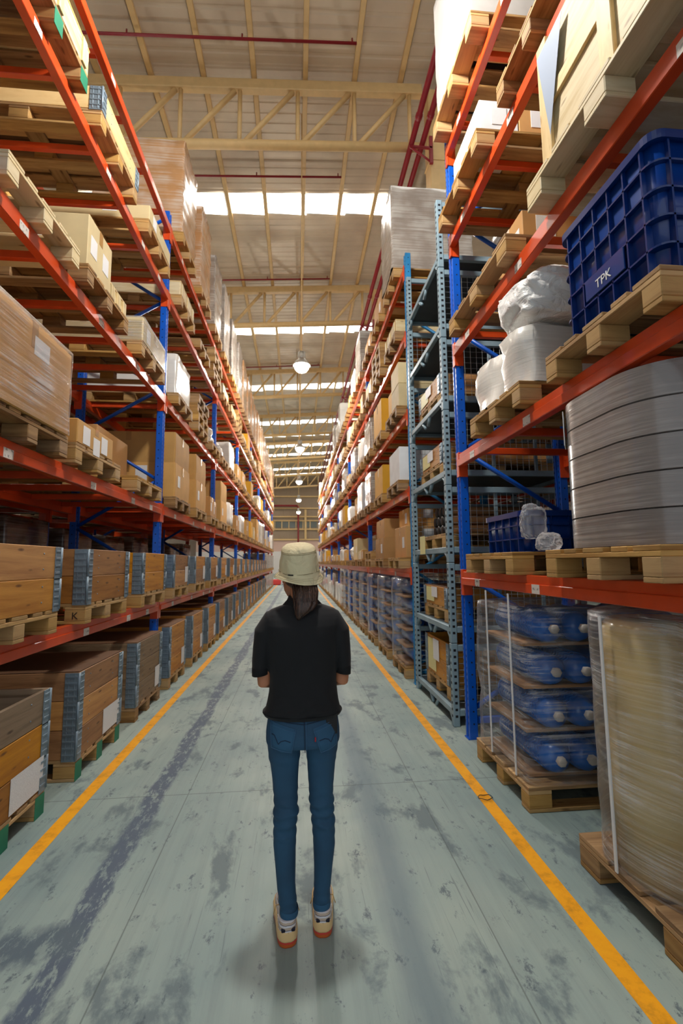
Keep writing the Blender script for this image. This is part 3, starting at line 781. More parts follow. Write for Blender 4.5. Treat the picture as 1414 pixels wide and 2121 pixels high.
def load(kind, side, xc, y, z, hm, w, sd, front, aisle, near):
    """builds the load for one pallet; xc,y pallet centre, z deck top, hm head room"""
    x0, x1 = xc-.58, xc+.58
    if kind == 'tall':
        q = random.choice([0, 0, 0, 1]); mat = (WR_BROWN, WR_GREY)[q]
        h = rnd(1.25, 1.5)
        return wrapped(x0-.0, x1, y-.39, y+.39, z, z+h, mat, 'tall film-wrapped %s load, ' % ('brown','grey')[q]+w, 'tall wrapped loads on the top shelves', .02, sd, bands=random.choice([5,6,8]) if near else 0)
    if kind == 'grey':
        q = random.choice([0, 1])
        return wrapped(x0, x1, y-.38, y+.38, z, z+hm*rnd(.75,.92), (WR_GREY, WR_WHITE)[q], '%s film-wrapped block, ' % ('grey','white')[q]+w, 'grey wrapped loads', .025, sd)
    if kind == 'white':
        return wrapped(x0+.02, x1-.02, y-.37, y+.37, z, z+hm*rnd(.45,.62), WR_WHITE, 'whitish film-wrapped load, '+w, 'whitish wrapped loads', .03, sd)
    if kind == 'lump':
        sack(xc+aisle*.12, y-.17, z, .42, .18, rnd(.3,.42), 'lumpy white wrapped bundle, '+w, sd, 'white wrapped bundles', WR_WHITE, 'wrapped_bundle')
        return sack(xc+aisle*.2, y+.24, z, .3, .12, rnd(.25,.34), 'smaller lumpy white bundle, '+w, sd+3, 'white wrapped bundles', WR_WHITE, 'wrapped_bundle')
    if kind == 'twotier':
        h = min(.42, hm*.46); m = random.choice([C_BROWN, C_TAN])
        carton(x0, x1, y-.38, y+.38, z, z+h*1.02, m, 'big lower carton of two, '+w, 'big stacked cartons', aisle, 1, near, bulge=.012)
        return carton(x0+.02, x1-.01, y-.375, y+.37, z+h*1.02+.0015, z+h*1.95, m, 'big upper carton of two, '+w, 'big stacked cartons', aisle, 0, near, bulge=.012)
    if kind == 'carton':
        n = random.choice([1, 2]); h = min(hm*.8, rnd(.28, .5)); q = random.choice([0, 1, 2]); m = (C_BROWN, C_TAN, C_PALE)[q]; cn = ('brown','tan','pale')[q]
        if n == 1: return carton(x0+.04, x1, y-.36, y+.34, z, z+h, m, 'single %s carton, ' % cn+w, 'cardboard cartons', aisle, 1, near)
        carton(x0+.04, x1, y-.38, y-.01, z, z+h, m, 'nearer %s carton of a pair, ' % cn+w, 'cardboard cartons', aisle, 1, near)
        return carton(x0+.1, x1-.02, y+.01, y+.36, z, z+h*rnd(.6,.95), m, 'farther %s carton of a pair, ' % cn+w, 'cardboard cartons', aisle, 1, near)
    if kind == 'boxes':
        h = min(.22, hm*.4)
        for q, (a, b) in enumerate(((-.38,-.13), (-.12,.13), (.14,.38))):
            carton(x0+.3 if aisle > 0 else x0, x1 if aisle > 0 else x1-.3, y+a, y+b, z, z+h*rnd(.7,1.1), random.choice([C_TAN, C_PALE]), 'small tan carton, %s of three, ' % ['nearest','middle','farthest'][q]+w, 'small cartons', aisle, 1, False)
        return
    if kind == 'yellow':
        h = min(hm*.85, rnd(.45, .62))
        carton(x0, x1, y-.38, y+.36, z, z+h, C_YEL, 'large yellow carton, '+w, 'yellow cartons', aisle, 0, near)
        return
    if kind == 'low':
        return lowbox(xc, y, z, rnd(.1, .2), .78, w)
    if kind == 'rolls':
        for q, dy in enumerate((-.2, .2)):
            roll(xc+aisle*.38, y+dy, z, .19, min(hm*.8, .55), WR_WHITE, 'white upright film roll, %s of two, ' % ['nearer','farther'][q]+w, 'white film rolls')
        return
    if kind == 'pallets':
        zz = z
        for q in range(random.choice([1, 2, 3])):
            if zz+PH > z+hm-.05: break
            pallet(xc+rnd(-.02,.02), y+rnd(-.02,.02), zz, 'empty pallet %s in a stack, ' % ['lowest','second','third'][q]+w, 'stacked empty pallets', random.choice([W_PAL, W_PALG]), False); zz += PH
        return
def slot_fill(side, lv, k, s, xc, y, z, hm, kind, aisle, near, seed, green=None, mat=None, wid=1.0):
    w = where(side, lv, k, s)
    pm = mat or random.choice([W_PAL, W_PAL, W_PALG])
    pallet(xc, y, z, 'wooden pallet, '+w, 'pallets in the %s rack' % side, pm, near, green, wid)
    if kind and kind != 'none': load(kind, side, xc, y, z+PH, hm, w, seed, None, aisle, near)

XCL, XCR = -2.1, 1.93
CR = [[W_CRATEB, W_CRATE, W_CRATEG], [W_CRATEB, W_CRATE, W_CRATEB], [W_CRATEG, W_CRATEG, W_CRATEG], [W_CRATE, W_CRATE, W_CRATE]]
HL = [1.0, .82, 1.0, 1.0, .6, 1.6]
base_l = [0]+LV_L; base_r = [0]+LV_R
seed = 0
# ---- left rack
for k in range(8):
    near = k < 2
    for s in range(3):
        y = YL[k]+(.62, 1.81, 3.0)[s]
        if k >= 1: y += .02
        seed += 1
        # floor: three collars high, lidded
        w = where('left', 0, k, s)
        gm = (GREEN, 1) if (k == 0 and s < 2) else None
        pallet(XCL-.02, y, 0, 'wooden pallet under collar crate, '+w, 'pallets in the left rack', W_PALG if (k == 0 and s == 2) else W_PAL, near, gm)
        mats = [CR[1], CR[1], CR[2]][s] if k == 0 else ([W_CRATE]*3 if (k == 1) else random.choice(CR))
        if k == 0 and s == 0: mats = [W_CRATEB, W_CRATE, W_CRATEG]
        look = ['open weathered collar crate', 'honey-brown lidded collar crate', 'weathered grey-brown lidded collar crate'][s] if k == 0 else 'lidded wooden collar crate'
        if k < 6:
            crate(XCL-.02, y, PH, mats, look+', '+w, 'floor-level collar crates', 1, not (k == 0 and s == 0), True, k < 2, PAPERW, k == 0 and s < 2)
        else: wrapped(XCL-.58, XCL+.58, y-.38, y+.38, PH, .85, WR_GREY, 'grey film-wrapped block, '+w, 'grey wrapped loads', .02, seed)
        # lowest shelf: two collars
        w = where('left', 1, k, s)
        pallet(XCL, y, LV_L[0], 'wooden pallet under collar crate, '+w, 'pallets in the left rack', W_PAL, near)
        if k < 6:
            c2 = [[W_CRATE]*2, [W_CRATEB]*2, [W_CRATE]*2][s] if k == 0 else random.choice([[W_CRATE]*2, [W_CRATEB, W_CRATE], [W_CRATE, W_CRATEB]])
            crate(XCL, y, LV_L[0]+PH, c2, ['open honey-brown collar crate', 'open brown collar crate', 'open yellow-brown collar crate'][s]+', '+w, 'shelf-level collar crates', 1, k > 1, k > 0, k < 2)
        else: wrapped(XCL-.58, XCL+.58, y-.38, y+.38, LV_L[0]+PH, LV_L[0]+PH+.72, WR_GREY, 'grey film-wrapped block, '+w, 'grey wrapped loads', .02, seed)
# left bay 0, second shelf and up, as seen
L2, L3, L4, L5 = LV_L[1:]
w = lambda lv, s: where('left', lv, 0, s)
pallet(XCL, 2.73, L2, 'wooden pallet under big wrapped carton, '+w(2,0), 'pallets in the left rack', W_PALG, True)
big = carton(-2.68, -1.49, 2.24, 3.1, L2+PH, 2.86, C_TAN, 'big tan carton wrapped in streaky film at the left edge', 'cardboard cartons', 1, 0)
m = sheet_box((-.605, .605, -.44, .44, .001, .556), .006, 3, 12, .02); f = m.build('stretch_film', FILM, big)
m = MB(); m.box(.5955, .5965, .0, .16, .36, .47, 0); m.uv = [[(0,0),(1,0),(1,1),(0,1)] for _ in m.uv]; m.build('packing_list', PAPERW, big)
pallet(XCL, 3.64, L2, 'wooden pallet under two flat cartons, '+w(2,1), 'pallets in the left rack', W_PAL, True)
carton(-2.6, -1.5, 3.25, 3.86, L2+PH, L2+PH+.17, C_TAN, 'flat tan carton with white labels, '+w(2,1), 'cardboard cartons', 1, 3)
carton(-2.5, -1.62, 3.88, 4.03, L2+PH, L2+PH+.12, C_PALE, 'small flat carton behind the labelled one, '+w(2,1), 'cardboard cartons', 1, 0, False)
pallet(XCL, 4.86, L2, 'empty wooden pallet beside the first blue post, '+w(2,2), 'pallets in the left rack', W_PAL, True)
carton(-2.66, -1.9, 4.5, 5.3, L2+PH, L2+PH+.5, C_BROWN, 'dark brown carton set back from the aisle, '+w(2,2), 'cardboard cartons', 1, 0, False)
cu = bpy.data.curves.new('stencil', 'FONT'); cu.body = 'K'; cu.size = .07; cu.extrude = .0005; cu.align_x = 'CENTER'
to = bpy.data.objects.new('stencil', cu); COL.objects.link(to)
dg = bpy.context.evaluated_depsgraph_get(); tm = bpy.data.meshes.new_from_object(to.evaluated_get(dg)); bpy.data.objects.remove(to)
tm.materials.clear(); tm.materials.append(INK)
kp = [o for o in COL.objects if o.name.startswith('wooden_pallet') and o.parent is None and abs(o.location.y-3.91) < .02 and abs(o.location.z-LV_L[0]) < .01][0]
lt = put('stencil_letter', tm, kp, (.5275, -.4012, .035)); lt.rotation_euler = (R(90), 0, 0)
# third shelf
for s, y in enumerate((2.75, 3.68, 4.84)): pallet(XCL, y, L3, 'wooden pallet, '+w(3,s), 'pallets in the left rack', [W_WHITE, W_PALG, W_PAL][s], True)
carton(-2.6, -1.52, 3.3, 3.72, L3+PH, L3+PH+.40, C_PALE, 'tall pale carton with hanging slip, '+w(3,1), 'cardboard cartons', 1, 2)
carton(-2.5, -1.7, 2.5, 2.95, L3+PH, L3+PH+.2, C_TAN, 'low tan carton behind the pale pallet edge, '+w(3,0), 'cardboard cartons', 1, 0)
lowbox(XCL, 3.9, L3+PH, .13, .5, w(3,1), W_WHITE, 'narrow pale timber case', .57, .16)
cc = carton(-2.62, -1.5, 4.46, 5.2, L3+PH, L3+PH+.24, C_PALE, 'pale carton under shiny film, '+w(3,2), 'cardboard cartons', 1, 1)
m = sheet_box((-.565, .565, -.375, .375, .001, .248), .008, 9, 6, .02); m.build('stretch_film', FILM, cc)
# fourth shelf
for s, y in enumerate((2.72, 3.76, 4.9)): pallet(XCL, y, L4, 'wooden pallet, '+w(4,s), 'pallets in the left rack', [W_PALG, W_PAL, W_PAL][s], True, (GREEN, 1) if s == 0 else None)
lowbox(XCL, 2.72, L4+PH, .19, .78, w(4,0), W_WHITE, 'white-sided wooden case', .6, .4)
crate(XCL, 3.76, L4+PH, [W_PLY], 'single yellowish collar with steel hinges, '+w(4,1), 'high collar crates', 1, True, False, True)
carton(-2.62, -1.5, 4.52, 5.28, L4+PH, L4+PH+.16, C_PALE, 'low pale carton with red mark, '+w(4,2), 'cardboard cartons', 1, 1)
# left bays further on
PLAN_L = {1: {2: ['twotier','twotier','carton'], 3: ['white','pallets','lump'], 4: ['low','none','pallets'], 5: ['tall']*3},
          2: {2: ['twotier','rolls','carton'], 3: ['lump','white','carton'], 4: ['boxes','low','pallets'], 5: ['tall']*3},
          3: {2: ['white','carton','yellow'], 3: ['carton','lump','yellow'], 4: ['low','yellow','boxes'], 5: ['tall']*3},
          4: {2: ['carton','twotier','grey'], 3: ['lump','carton','white'], 4: ['boxes','pallets','carton'], 5: ['tall']*3}}
for k in range(1, 8):
    for lv in (2, 3, 4, 5):
        for s in range(3):
            y = YL[k]+(.64, 1.83, 3.02)[s]; seed += 1
            plan = PLAN_L.get(k, {}).get(lv)
            kind = plan[s] if plan else ('tall' if lv == 5 else random.choice(['grey','white','grey','carton','lump'] if lv == 2 else ['carton','white','boxes','grey','yellow','low']))
            slot_fill('left', lv, k, s, XCL, y, LV_L[lv-1], HL[lv], kind, 1, k < 2, seed)

# ---- right rack beyond the cages
def cylinder_pallet(y, label_w, layers, cols, pitch_z, r, near, k, s, z0=PH, wrap=True, x0=1.38):
    """gas cylinders lying along the aisle between spacer boards, domed ends towards the camera"""
    for a in range(layers):
        z = z0+.03+r+a*pitch_z
        m = MB(); m.box(-.55, .55, -.37, .37, 0, .026, .002)
        for xx in (-.5, 0, .5): m.box(xx-.04, xx+.04, -.30, .30, .02, pitch_z-.001 if a < layers-1 else .06, .002)
        m2 = MB(); m2.box(-.55, .55, -.29, .29, 0, .020, .002)
        tag(m2.build('spacer_board', SPACER, None, (x0+.57, y, z-r-.0235)), 'brown spacer board %s, %s' % (['lowest','second','third','fourth','topmost'][a], label_w), 'spacer', 'spacer boards between cylinders')
        for c in range(cols):
            key = ('gascyl', round(r,3), near)
            def body():
                mm = MB(); mm.lathe([(.012,-.36),(r*.55,-.352),(r*.85,-.33),(r,-.29),(r,.29),(r*.86,.33),(r*.5,.352),(.012,.36)], seg=28 if near else 16, axis='y'); return mm
            def capm():
                mm = MB(); mm.lathe([(.03,.345),(.03,.385),(.022,.39),(.001,.39)], seg=6, axis='y', caps=(False,True)); return mm
            lab = 'blue cylinder, %s layer, %s column, %s' % (['bottom','second','third','fourth','top'][a], ['first','second','third','fourth','fifth'][c], label_w)
            o = put('gas_cylinder', CACHE(key, CYLB, body), None, (x0+.1+r+c*(2*r+.015), y, z)); tag(o, lab, 'gas cylinder', 'blue gas cylinders')
            put('valve_cap', CACHE(('vcap',), NUT, capm), o)
            if near and c < 2:
                def net():
                    mm = MB(); n = 26
                    for q in range(18):
                        yy = -.27+.54*q/17
                        mm.tube([((r+.002)*math.cos(2*PI*i/n), yy+(.012 if i % 2 else -.012), (r+.002)*math.sin(2*PI*i/n)) for i in range(n+1)], .0022, 4)
                    return mm
                put('sleeve_net', CACHE(('net', round(r,3)), NET, net), o)
        H = z+r
    if wrap:
        m = sheet_box((-.60, .60, -.41, .41, 0, H-z0+.03), .022, seed+k, 14, .08, pinch=.02)
        tag(m.build('stretch_film', FILM_CLEAR if near else FILM_THIN, None, (x0+.575, y, z0+.002)), 'clear film sheet over blue cylinders, '+label_w, 'plastic film', 'film over the cylinder pallets')
PLAN_R = {1: {1: ['carton2','twotier','pallets'], 2: ['whitebox','yellow','grey'], 3: ['greenish','yellow','grey'], 4: ['low','pallets','carton'], 5: ['darkwrap','carton','carton']},
          2: {1: ['boxes','carton','lump'], 2: ['grey','carton','white'], 3: ['rolls','grey','boxes'], 4: ['carton','low','white'], 5: ['grey','white','carton']},
          3: {1: ['carton','white','boxes'], 2: ['yellow','grey','lump'], 3: ['grey','lump','carton'], 4: ['boxes','white','low'], 5: ['lump','grey','white']}}
for k in range(1, 8):
    for s in range(3):
        y = YR[k-1]+(.64, 1.83, 3.0)[s]; near = k < 2
        w_ = where('right', 0, k, s); seed += 1
        pallet(XCR+.04, y, 0, 'wooden pallet, '+w_, 'pallets in the right rack', W_PAL, near)
        if k <= 2: cylinder_pallet(y, w_, 5, 3 if k == 1 else 2, .214, .094, False, k, s)
        elif k == 3 and s < 2: cylinder_pallet(y, w_, 5, 1, .214, .094, False, k, s)
        else: load(random.choice(['grey','white']), 'right', XCR+.04, y, PH, 1.0, w_, seed, None, -1, False)
        for lv in range(1, 6):
            seed += 1; w_ = where('right', lv, k, s); z = LV_R[lv-1]
            plan = PLAN_R.get(k, {}).get(lv)
            kind = plan[s] if plan else random.choice(['carton','grey','white','boxes','yellow','lump','carton'])
            pallet(XCR, y, z, 'wooden pallet, '+w_, 'pallets in the right rack', random.choice([W_PAL, W_PALG]), near)
            if kind == 'carton2':
                carton(1.42, 2.3, y-.38, y+.3, z+PH, z+PH+.42, C_BROWN, 'brown carton nearest the light blue post, '+w_, 'cardboard cartons', -1, 1)
                carton(1.5, 2.3, y-.2, y+.36, z+PH+.4215, z+PH+.68, C_TAN, 'tan carton stacked on the brown one, '+w_, 'cardboard cartons', -1, 1)
            elif kind == 'whitebox': carton(1.36, 2.3, y-.36, y+.3, z+PH, z+PH+.46, C_WHITE, 'white carton just past the light blue post, '+w_, 'cardboard cartons', -1, 0, False)
            elif kind == 'greenish':
                carton(1.37, 2.4, y-.38, y+.1, z+PH, z+PH+.32, C_PALE, 'pale lower carton under film, '+w_, 'cardboard cartons', -1, 0, False)
                carton(1.37, 2.4, y-.38, y+.1, z+PH+.3215, z+PH+.62, C_PALE, 'pale upper carton under film, '+w_, 'cardboard cartons', -1, 0, False)
                carton(1.38, 2.2, y+.13, y+.38, z+PH, z+PH+.4, C_YEL, 'narrow orange-yellow carton, '+w_, 'yellow cartons', -1, 0, False)
            elif kind == 'darkwrap': wrapped(1.32, 2.5, y-.39, y+.39, z+PH, z+PH+1.25, WR_GREY, 'huge grey film-wrapped load high beside the cages', 'tall wrapped loads on the top shelves', .025, seed)
            else: load(kind, 'right', XCR, y, z+PH, (.7 if lv < 5 else 1.1), w_, seed, None, -1, near)

# ---- the near right bay, one by one
R1, R2, R3, R4, R5 = LV_R
pg = 'pallets in the nearest right bay'
# floor
pallet(1.96, 3.18, 0, 'wooden pallet under netted blue cylinders, near right', pg, W_PAL, True)
cylinder_pallet(3.18, 'near right floor pallet', 4, 5, .262, .092, True, 0, 0, x0=1.40)
for zz in (.55, .82):
    pass
for yy in (-.24, .12): m = MB(); m.box(-.003, .003, -.008, .008, 0, 1.12, 0); m.build('strap', STRAP, [o for o in COL.objects if o.name.startswith('stretch_film')][-1], (-.611, yy, 0))
pallet(1.98, 1.72, 0, 'worn wooden pallet under tan rolls, bottom right corner', pg, W_PALG, True, None, 1.5)
for i in range(2):
    for j in range(2):
        roll(1.68+.58*i, 2.0-.56*j, PH, .275, 1.06, WR_TAN, 'tall tan fibre roll, %s row, %s' % (['aisle','inner'][i], ['farther from camera','nearer the camera'][j]), 'tan fibre rolls', 'fibre_roll')
m = sheet_box((-.597, .597, -.592, .592, 0, 1.09), .008, 5, 16, .27, lobe=.10)
tf = tag(m.build('stretch_film', FILM, None, (1.97, 1.72, PH+.001)), 'streaky film sheet round the tan rolls, right edge', 'plastic film')
m = MB(); m.box(-.003, .003, -.008, .008, 0, 1.08, 0); m.build('strap', STRAP, tf, (-.606, .3, 0))
# lowest shelf
pallet(1.93, 3.18, R1, 'wooden pallet under shallow blue tote, near right lowest shelf', pg, W_PAL, True)
pallet(1.93, 1.99, R1, 'bright wooden pallet under coiled board stack, right edge', pg, W_PAL, True)
def tote(x, y, z, hx, hy, h, label, ribs_y, ribs_x, rows, group=None):
    t = thing('plastic_tote', label, 'plastic crate', (x, y, z), group)
    m = MB(); r = .06
    prof = [(0, .0), (.004, .0), (.02, h)]
    rings = [rrect(hx-.03, hy-.03, 0, r, 6), rrect(hx-.014, hy-.014, h*.98, r, 6), rrect(hx-.03, hy-.03, h*.98, r, 6), rrect(hx-.045, hy-.045, .02, r, 6)]
    m.loft(rings, 0, (True, True)); m.build('tub', TOTE_IN, t)
    m = MB()
    for q in range(rows+1):
        zz = h*q/rows; g = -.03+.016*q/rows
        a = rrect(hx+g-.002, hy+g-.002, zz-.004 if q else 0, r, 6); b = rrect(hx, hy, zz-.004 if q else 0, r, 6); c = rrect(hx, hy, zz+.004, r, 6); d = rrect(hx+g-.002, hy+g-.002, zz+.004, r, 6)
        m.loft([a, b, c, d, a], 0, (False, False), smooth=False)
    m.loft([rrect(hx-.02, hy-.02, h-.03, r, 6), rrect(hx+.006, hy+.006, h-.03, r, 6), rrect(hx+.006, hy+.006, h+.006, r, 6), rrect(hx-.03, hy-.03, h+.006, r, 6)], 0, (False, False), smooth=False)
    for sx in (-1, 1):
        for q in range(ribs_y):
            yy = -hy+.07+(2*hy-.14)*q/(ribs_y-1); m.box(sx*(hx-.035), sx*hx, yy-.004, yy+.004, 0, h, 0)
        for q in range(ribs_x):
            xx = -hx+.07+(2*hx-.14)*q/(ribs_x-1); m.box(xx-.004, xx+.004, sx*(hy-.035), sx*hy, 0, h, 0)
    m.build('ribs_and_rim', TOTE, t); return t
tote(1.93, 3.12, R1+PH, .5, .3, .26, 'shallow blue plastic tote with a clear bag over its edge', 5, 8, 3, 'blue plastic totes')
s_ = sack(1.49, 2.80, R1+PH+.08, .085, .035, .22, 'crumpled clear bag draped on the shallow blue tote', 4, 'loose plastic bags', FILM_MILK, 'plastic_bag')
sack(1.40, 2.47, R1+PH, .06, .06, .1, 'crumpled clear film scrap beside the coiled board stack', 8, 'loose plastic bags', FILM_MILK, 'plastic_bag')
zb_ = R1+PH
for i in range(5):
    hh = .148; key = ('coil',)
    def coil():
        m = MB(); a, b = .575, .395
        m.loft([rrect(a, b, .003, .27, 12), rrect(a, b, hh-.004, .27, 12)], 0, (False, False))
        m.loft([rrect(a*.985, b*.98, 0, .265, 12), rrect(a, b, .003, .27, 12)], 0, (True, False), smooth=False); m.loft([rrect(a, b, hh-.004, .27, 12), rrect(a*.985, b*.98, hh-.0005, .265, 12)], 0, (False, True), smooth=False); return m
    o = put('coiled_board', CACHE(key, WR_SILVER, coil), None, (1.94, 1.98, zb_+i*(hh+.0006))); o.rotation_euler = (0, 0, rnd(-.02,.02))
    tag(o, 'grey film-wrapped round board coil, %s of the stack of five' % ['lowest','second lowest','middle','second highest','topmost'][i], 'board coil', 'stacked board coils')
m = MB(); m.box(-.002, .002, -.05, .05, -.09, .09, 0); m.uv = [[(0,0),(1,0),(1,1),(0,1)] for _ in m.uv]
tag(m.build('paper_slip', PAPERW, None, (1.395, 2.25, zb_+.62)), 'white paper slip on the far corner of the coil stack', 'paper slip').rotation_euler = (0, 0, -.6)
# second shelf
pallet(1.93, 2.98, R2, 'wooden pallet under white bundles, near right second shelf', pg, W_PAL, True)
pallet(1.93, 1.88, R2, 'wooden pallet under tall blue crate, near right second shelf', pg, W_PAL, True)
wrapped(1.36, 2.3, 2.985, 3.36, R2+PH, R2+PH+.36, WR_WHITE, 'lumpy film-wrapped white bundle at the far pallet end', 'white bundles on the near right shelf', .11, 2, 'bundle', .12, 0, 'wrapped_bundle')
wrapped(1.36, 2.3, 2.59, 2.955, R2+PH, R2+PH+.36, WR_WHITE, 'lumpy film-wrapped white bundle behind the blue crate pallet', 'white bundles on the near right shelf', .11, 12, 'bundle', .12, 0, 'wrapped_bundle')
sack(1.76, 2.74, R2+PH+.415, .42, .27, .34, 'glossy white plastic sack on top of the wrapped bundles', 21, 'white bundles on the near right shelf', SACK)
bt = tote(1.93, 1.83, R2+PH, .56, .32, .58, 'tall ribbed blue plastic crate with a plate lettered TPK', 6, 7, 5, 'blue plastic totes')
m = MB(); m.box(-.565, -.556, -.13, .13, .13, .23, .002); pl = m.build('label_plate', TOTE_IN, bt)
cu = bpy.data.curves.new('letters', 'FONT'); cu.body = 'TPK'; cu.size = .06; cu.extrude = .001; cu.align_x = 'CENTER'
to = bpy.data.objects.new('letters', cu); COL.objects.link(to)
dg = bpy.context.evaluated_depsgraph_get(); tm = bpy.data.meshes.new_from_object(to.evaluated_get(dg)); bpy.data.objects.remove(to)
tm.materials.clear(); tm.materials.append(WHITEP)
lt = put('lettering', tm, pl, (-.5665, 0, .15)); lt.rotation_euler = (R(90), 0, R(-90))
m = MB(); m.box(-.12, .12, -.004, .004, 0, .16, .003); 
tag(m.build('white_card', C_WHITE, None, (1.72, 1.484, 2.98)), 'white card hanging over the rim of the tall blue crate', 'card')
sack(2.0, 1.84, R2+PH+.5, .4, .22, .28, 'clear bag bulging out of the tall blue crate', 17, 'loose plastic bags', FILM_MILK, 'plastic_bag')
# third shelf
pallet(1.93, 3.22, R3, 'wooden pallet under one brown carton, near right third shelf', pg, W_PAL, True, None, 1.4)
pallet(1.90, 1.72, R3, 'big wooden pallet under the plywood case, upper right', pg, W_WHITE, True, None, 1.5)
carton(1.56, 2.05, 2.86, 3.3, R3+PH, R3+PH+.34, C_BROWN, 'brown carton with three labels on the third right shelf', 'cardboard cartons', -1, 3)
t = thing('plywood_case', 'large pale plywood case with a triangular slip, upper right', 'wooden case', (1.9, 1.66, R3+PH))
m = MB(); m.box(-.55, .55, -.52, .52, 0, .72, .004); m.build('panels', W_WHITE, t)
m = MB()
for yy in (-.48, 0, .48): m.box(-.572, -.55, yy-.045, yy+.045, 0, .72, .003)
m.box(-.567, -.55, -.434, -.046, .3, .38, .002); m.box(-.567, -.55, .046, .434, .3, .38, .002); m.build('battens', W_PLY, t)
m = MB(); m.add([(-.577,.43,.12),(-.577,.515,.66),(-.577,.27,.66)], [(0,1,2)]); m.add([(-.576,.43,.12),(-.576,.515,.66),(-.576,.27,.66)], [(2,1,0)]); m.build('speckled_slip', paper('speckled_sheet', lin(150,164,186), (.55,.62,.7,1), 60), t)
# fourth shelf
pallet(1.90, 3.42, R4, 'wooden pallet under labelled cartons, near right fourth shelf', pg, W_PAL, True, None, 1.15)
pallet(1.93, 2.28, R4, 'dark wooden pallet at the top right edge, fourth shelf', pg, W_PALG, True)
for i, (xa, xb) in enumerate(((1.36,1.66), (1.665,1.98), (1.985,2.3))):
    carton(xa, xb, 3.02, 3.6, R4+PH, R4+PH+.3, [C_WHITE, C_BROWN, C_BROWN][i], ['white-sided carton nearest the aisle on the fourth right shelf', 'middle brown labelled carton on the fourth right shelf', 'inner brown labelled carton on the fourth right shelf'][i], 'cartons on the fourth right shelf', -1, 0, False)
    m = MB(); x = (xa+xb)/2
    m.box(-.06, .06, -.2935, -.2905, .1, .24, 0); m.uv = [[(0,0),(1,0),(1,1),(0,1)] for _ in m.uv]
    m.build('address_label', PAPERW, bpy.data.objects[-1] if False else [o for o in COL.objects if o.name.startswith('cardboard_carton')][-1])
# top shelf
pallet(1.88, 3.4, R5, 'wooden pallet under bright white load, right top shelf', pg, W_PAL, True, None, 1.2)
wrapped(1.30, 2.4, 3.0, 3.82, R5+PH, R5+PH+1.2, C_GREY, 'brightly lit pale grey load on the right top shelf', 'tall wrapped loads on the top shelves', .02, 77)
pallet(1.93, 2.2, R5, 'wooden pallet beyond the upper right edge, top shelf', pg, W_PAL, False)

# ---- wire-mesh stillages stacked in the gap
def grid(m, a0, a1, b0, b1, f, na, nb, r=.0022):
    for i in range(na+1):
        a = a0+(a1-a0)*i/na; p, q = f(a, b0), f(a, b1); m.tube([p, q], r, 4, caps=False, smooth=False)
    for i in range(nb+1):
        b = b0+(b1-b0)*i/nb; p, q = f(a0, b), f(a1, b); m.tube([p, q], r, 4, caps=False, smooth=False)
GX0, GX1, GY0, GY1, GH = 1.40, 2.74, 4.22, 5.56, .735
def cage(i):
    z = i*GH
    t = thing('mesh_stillage', 'grey-blue wire-mesh stillage cage, %s from the floor in the tall stack' % ['lowest','second','third','fourth','fifth','sixth','topmost'][i], 'wire cage', (GX0, GY0, z), 'stacked wire cages')
    dx, dy = GX1-GX0, GY1-GY0; b = .06
    for (px_, py_) in ((0,0), (dx-b,0), (0,dy-b), (dx-b,dy-b)):
        m = MB(); m.box(px_, px_+b, py_, py_+b, 0, GH-.004, .005)
        for q in range(11):
            zz = .08+q*.058; m.box(px_+.018, px_+.042, py_-.0006, py_, zz, zz+.022, 0, 1); m.box(px_-.0006, px_, py_+.018, py_+.042, zz, zz+.022, 0, 1)
        m.build('corner_post', [CAGE, HOLE_SHADE], t)
    m = MB()
    for zz in (.09, GH-.075):
        m.box(b, dx-b, .008, .05, zz, zz+.055, .004); m.box(b, dx-b, dy-.05, dy-.008, zz, zz+.055, .004); m.box(dx-.05, dx-.008, b, dy-b, zz, zz+.055, .004)
    m.box(.008, .05, b, dy-b, .09, .145, .004); m.build('rails', CAGE, t)
    m = MB(); m.box(.05, dx-.05, .05, dy-.05, .125, .145, 0); m.build('deck', CAGEDK, t)
    for ya, yb in ((dy/2-.05, dy/2-.14), (dy/2+.05, dy/2+.14), (b, b+.1), (dy-b, dy-b-.1)):
        m = MB(); m.tube([(.03, ya, .02), (.03, yb, .1)], .019, 6); m.build('foot_brace', CAGE, t)
    if i < 6:
        m = MB(); grid(m, b, dx-b, .145, GH-.075, lambda a, c: (a, .03, c), 20, 9); m.build('mesh_panel', WIRE, t)
        m = MB(); grid(m, b, dx-b, .145, GH-.075, lambda a, c: (a, dy-.03, c), 20, 9); m.build('mesh_panel', WIRE, t)
        m = MB(); grid(m, b, dy-b, .145, GH-.075, lambda a, c: (dx-.03, a, c), 24, 9); m.build('mesh_panel', WIRE, t)
        for q in (.36, .68):
            m = MB(); m.box(dx*q, dx*q+.035, .034, .05, .145, GH-.075, .002); m.build('upright_strip', CAGE, t)
for i in range(7): cage(i)
def cdeck(i): return i*GH+.145
def cage_crate(i, n, word, sheet=True, x=2.065, y=4.9):
    pallet(x, y, cdeck(i), 'wooden pallet inside the %s wire cage' % word, 'pallets in the wire cages', W_PAL, True)
    if n:
        c = crate(x, y, cdeck(i)+PH, [W_CRATE]*n, 'honey-brown collar crate inside the %s wire cage' % word, 'crates in the wire cages', -1, n == 1, False, True)
        m = MB(); h = n*CH
        m.box(-.607, -.6045, .02, .3, .03, h*.92, 0); m.uv = [[(0,0),(1,0),(1,1),(0,1)] for _ in m.uv]; m.build('job_sheet', PAPERY, c)
        m = MB(); m.box(-.609, -.6072, -.1, .1, h*.4, h*.95, 0); m.uv = [[(0,0),(1,0),(1,1),(0,1)] for _ in m.uv]; m.build('job_sheet', PAPERW, c)
cage_crate(0, 2, 'lowest'); cage_crate(1, 1, 'second'); cage_crate(3, 1, 'fourth'); cage_crate(4, 1, 'fifth')
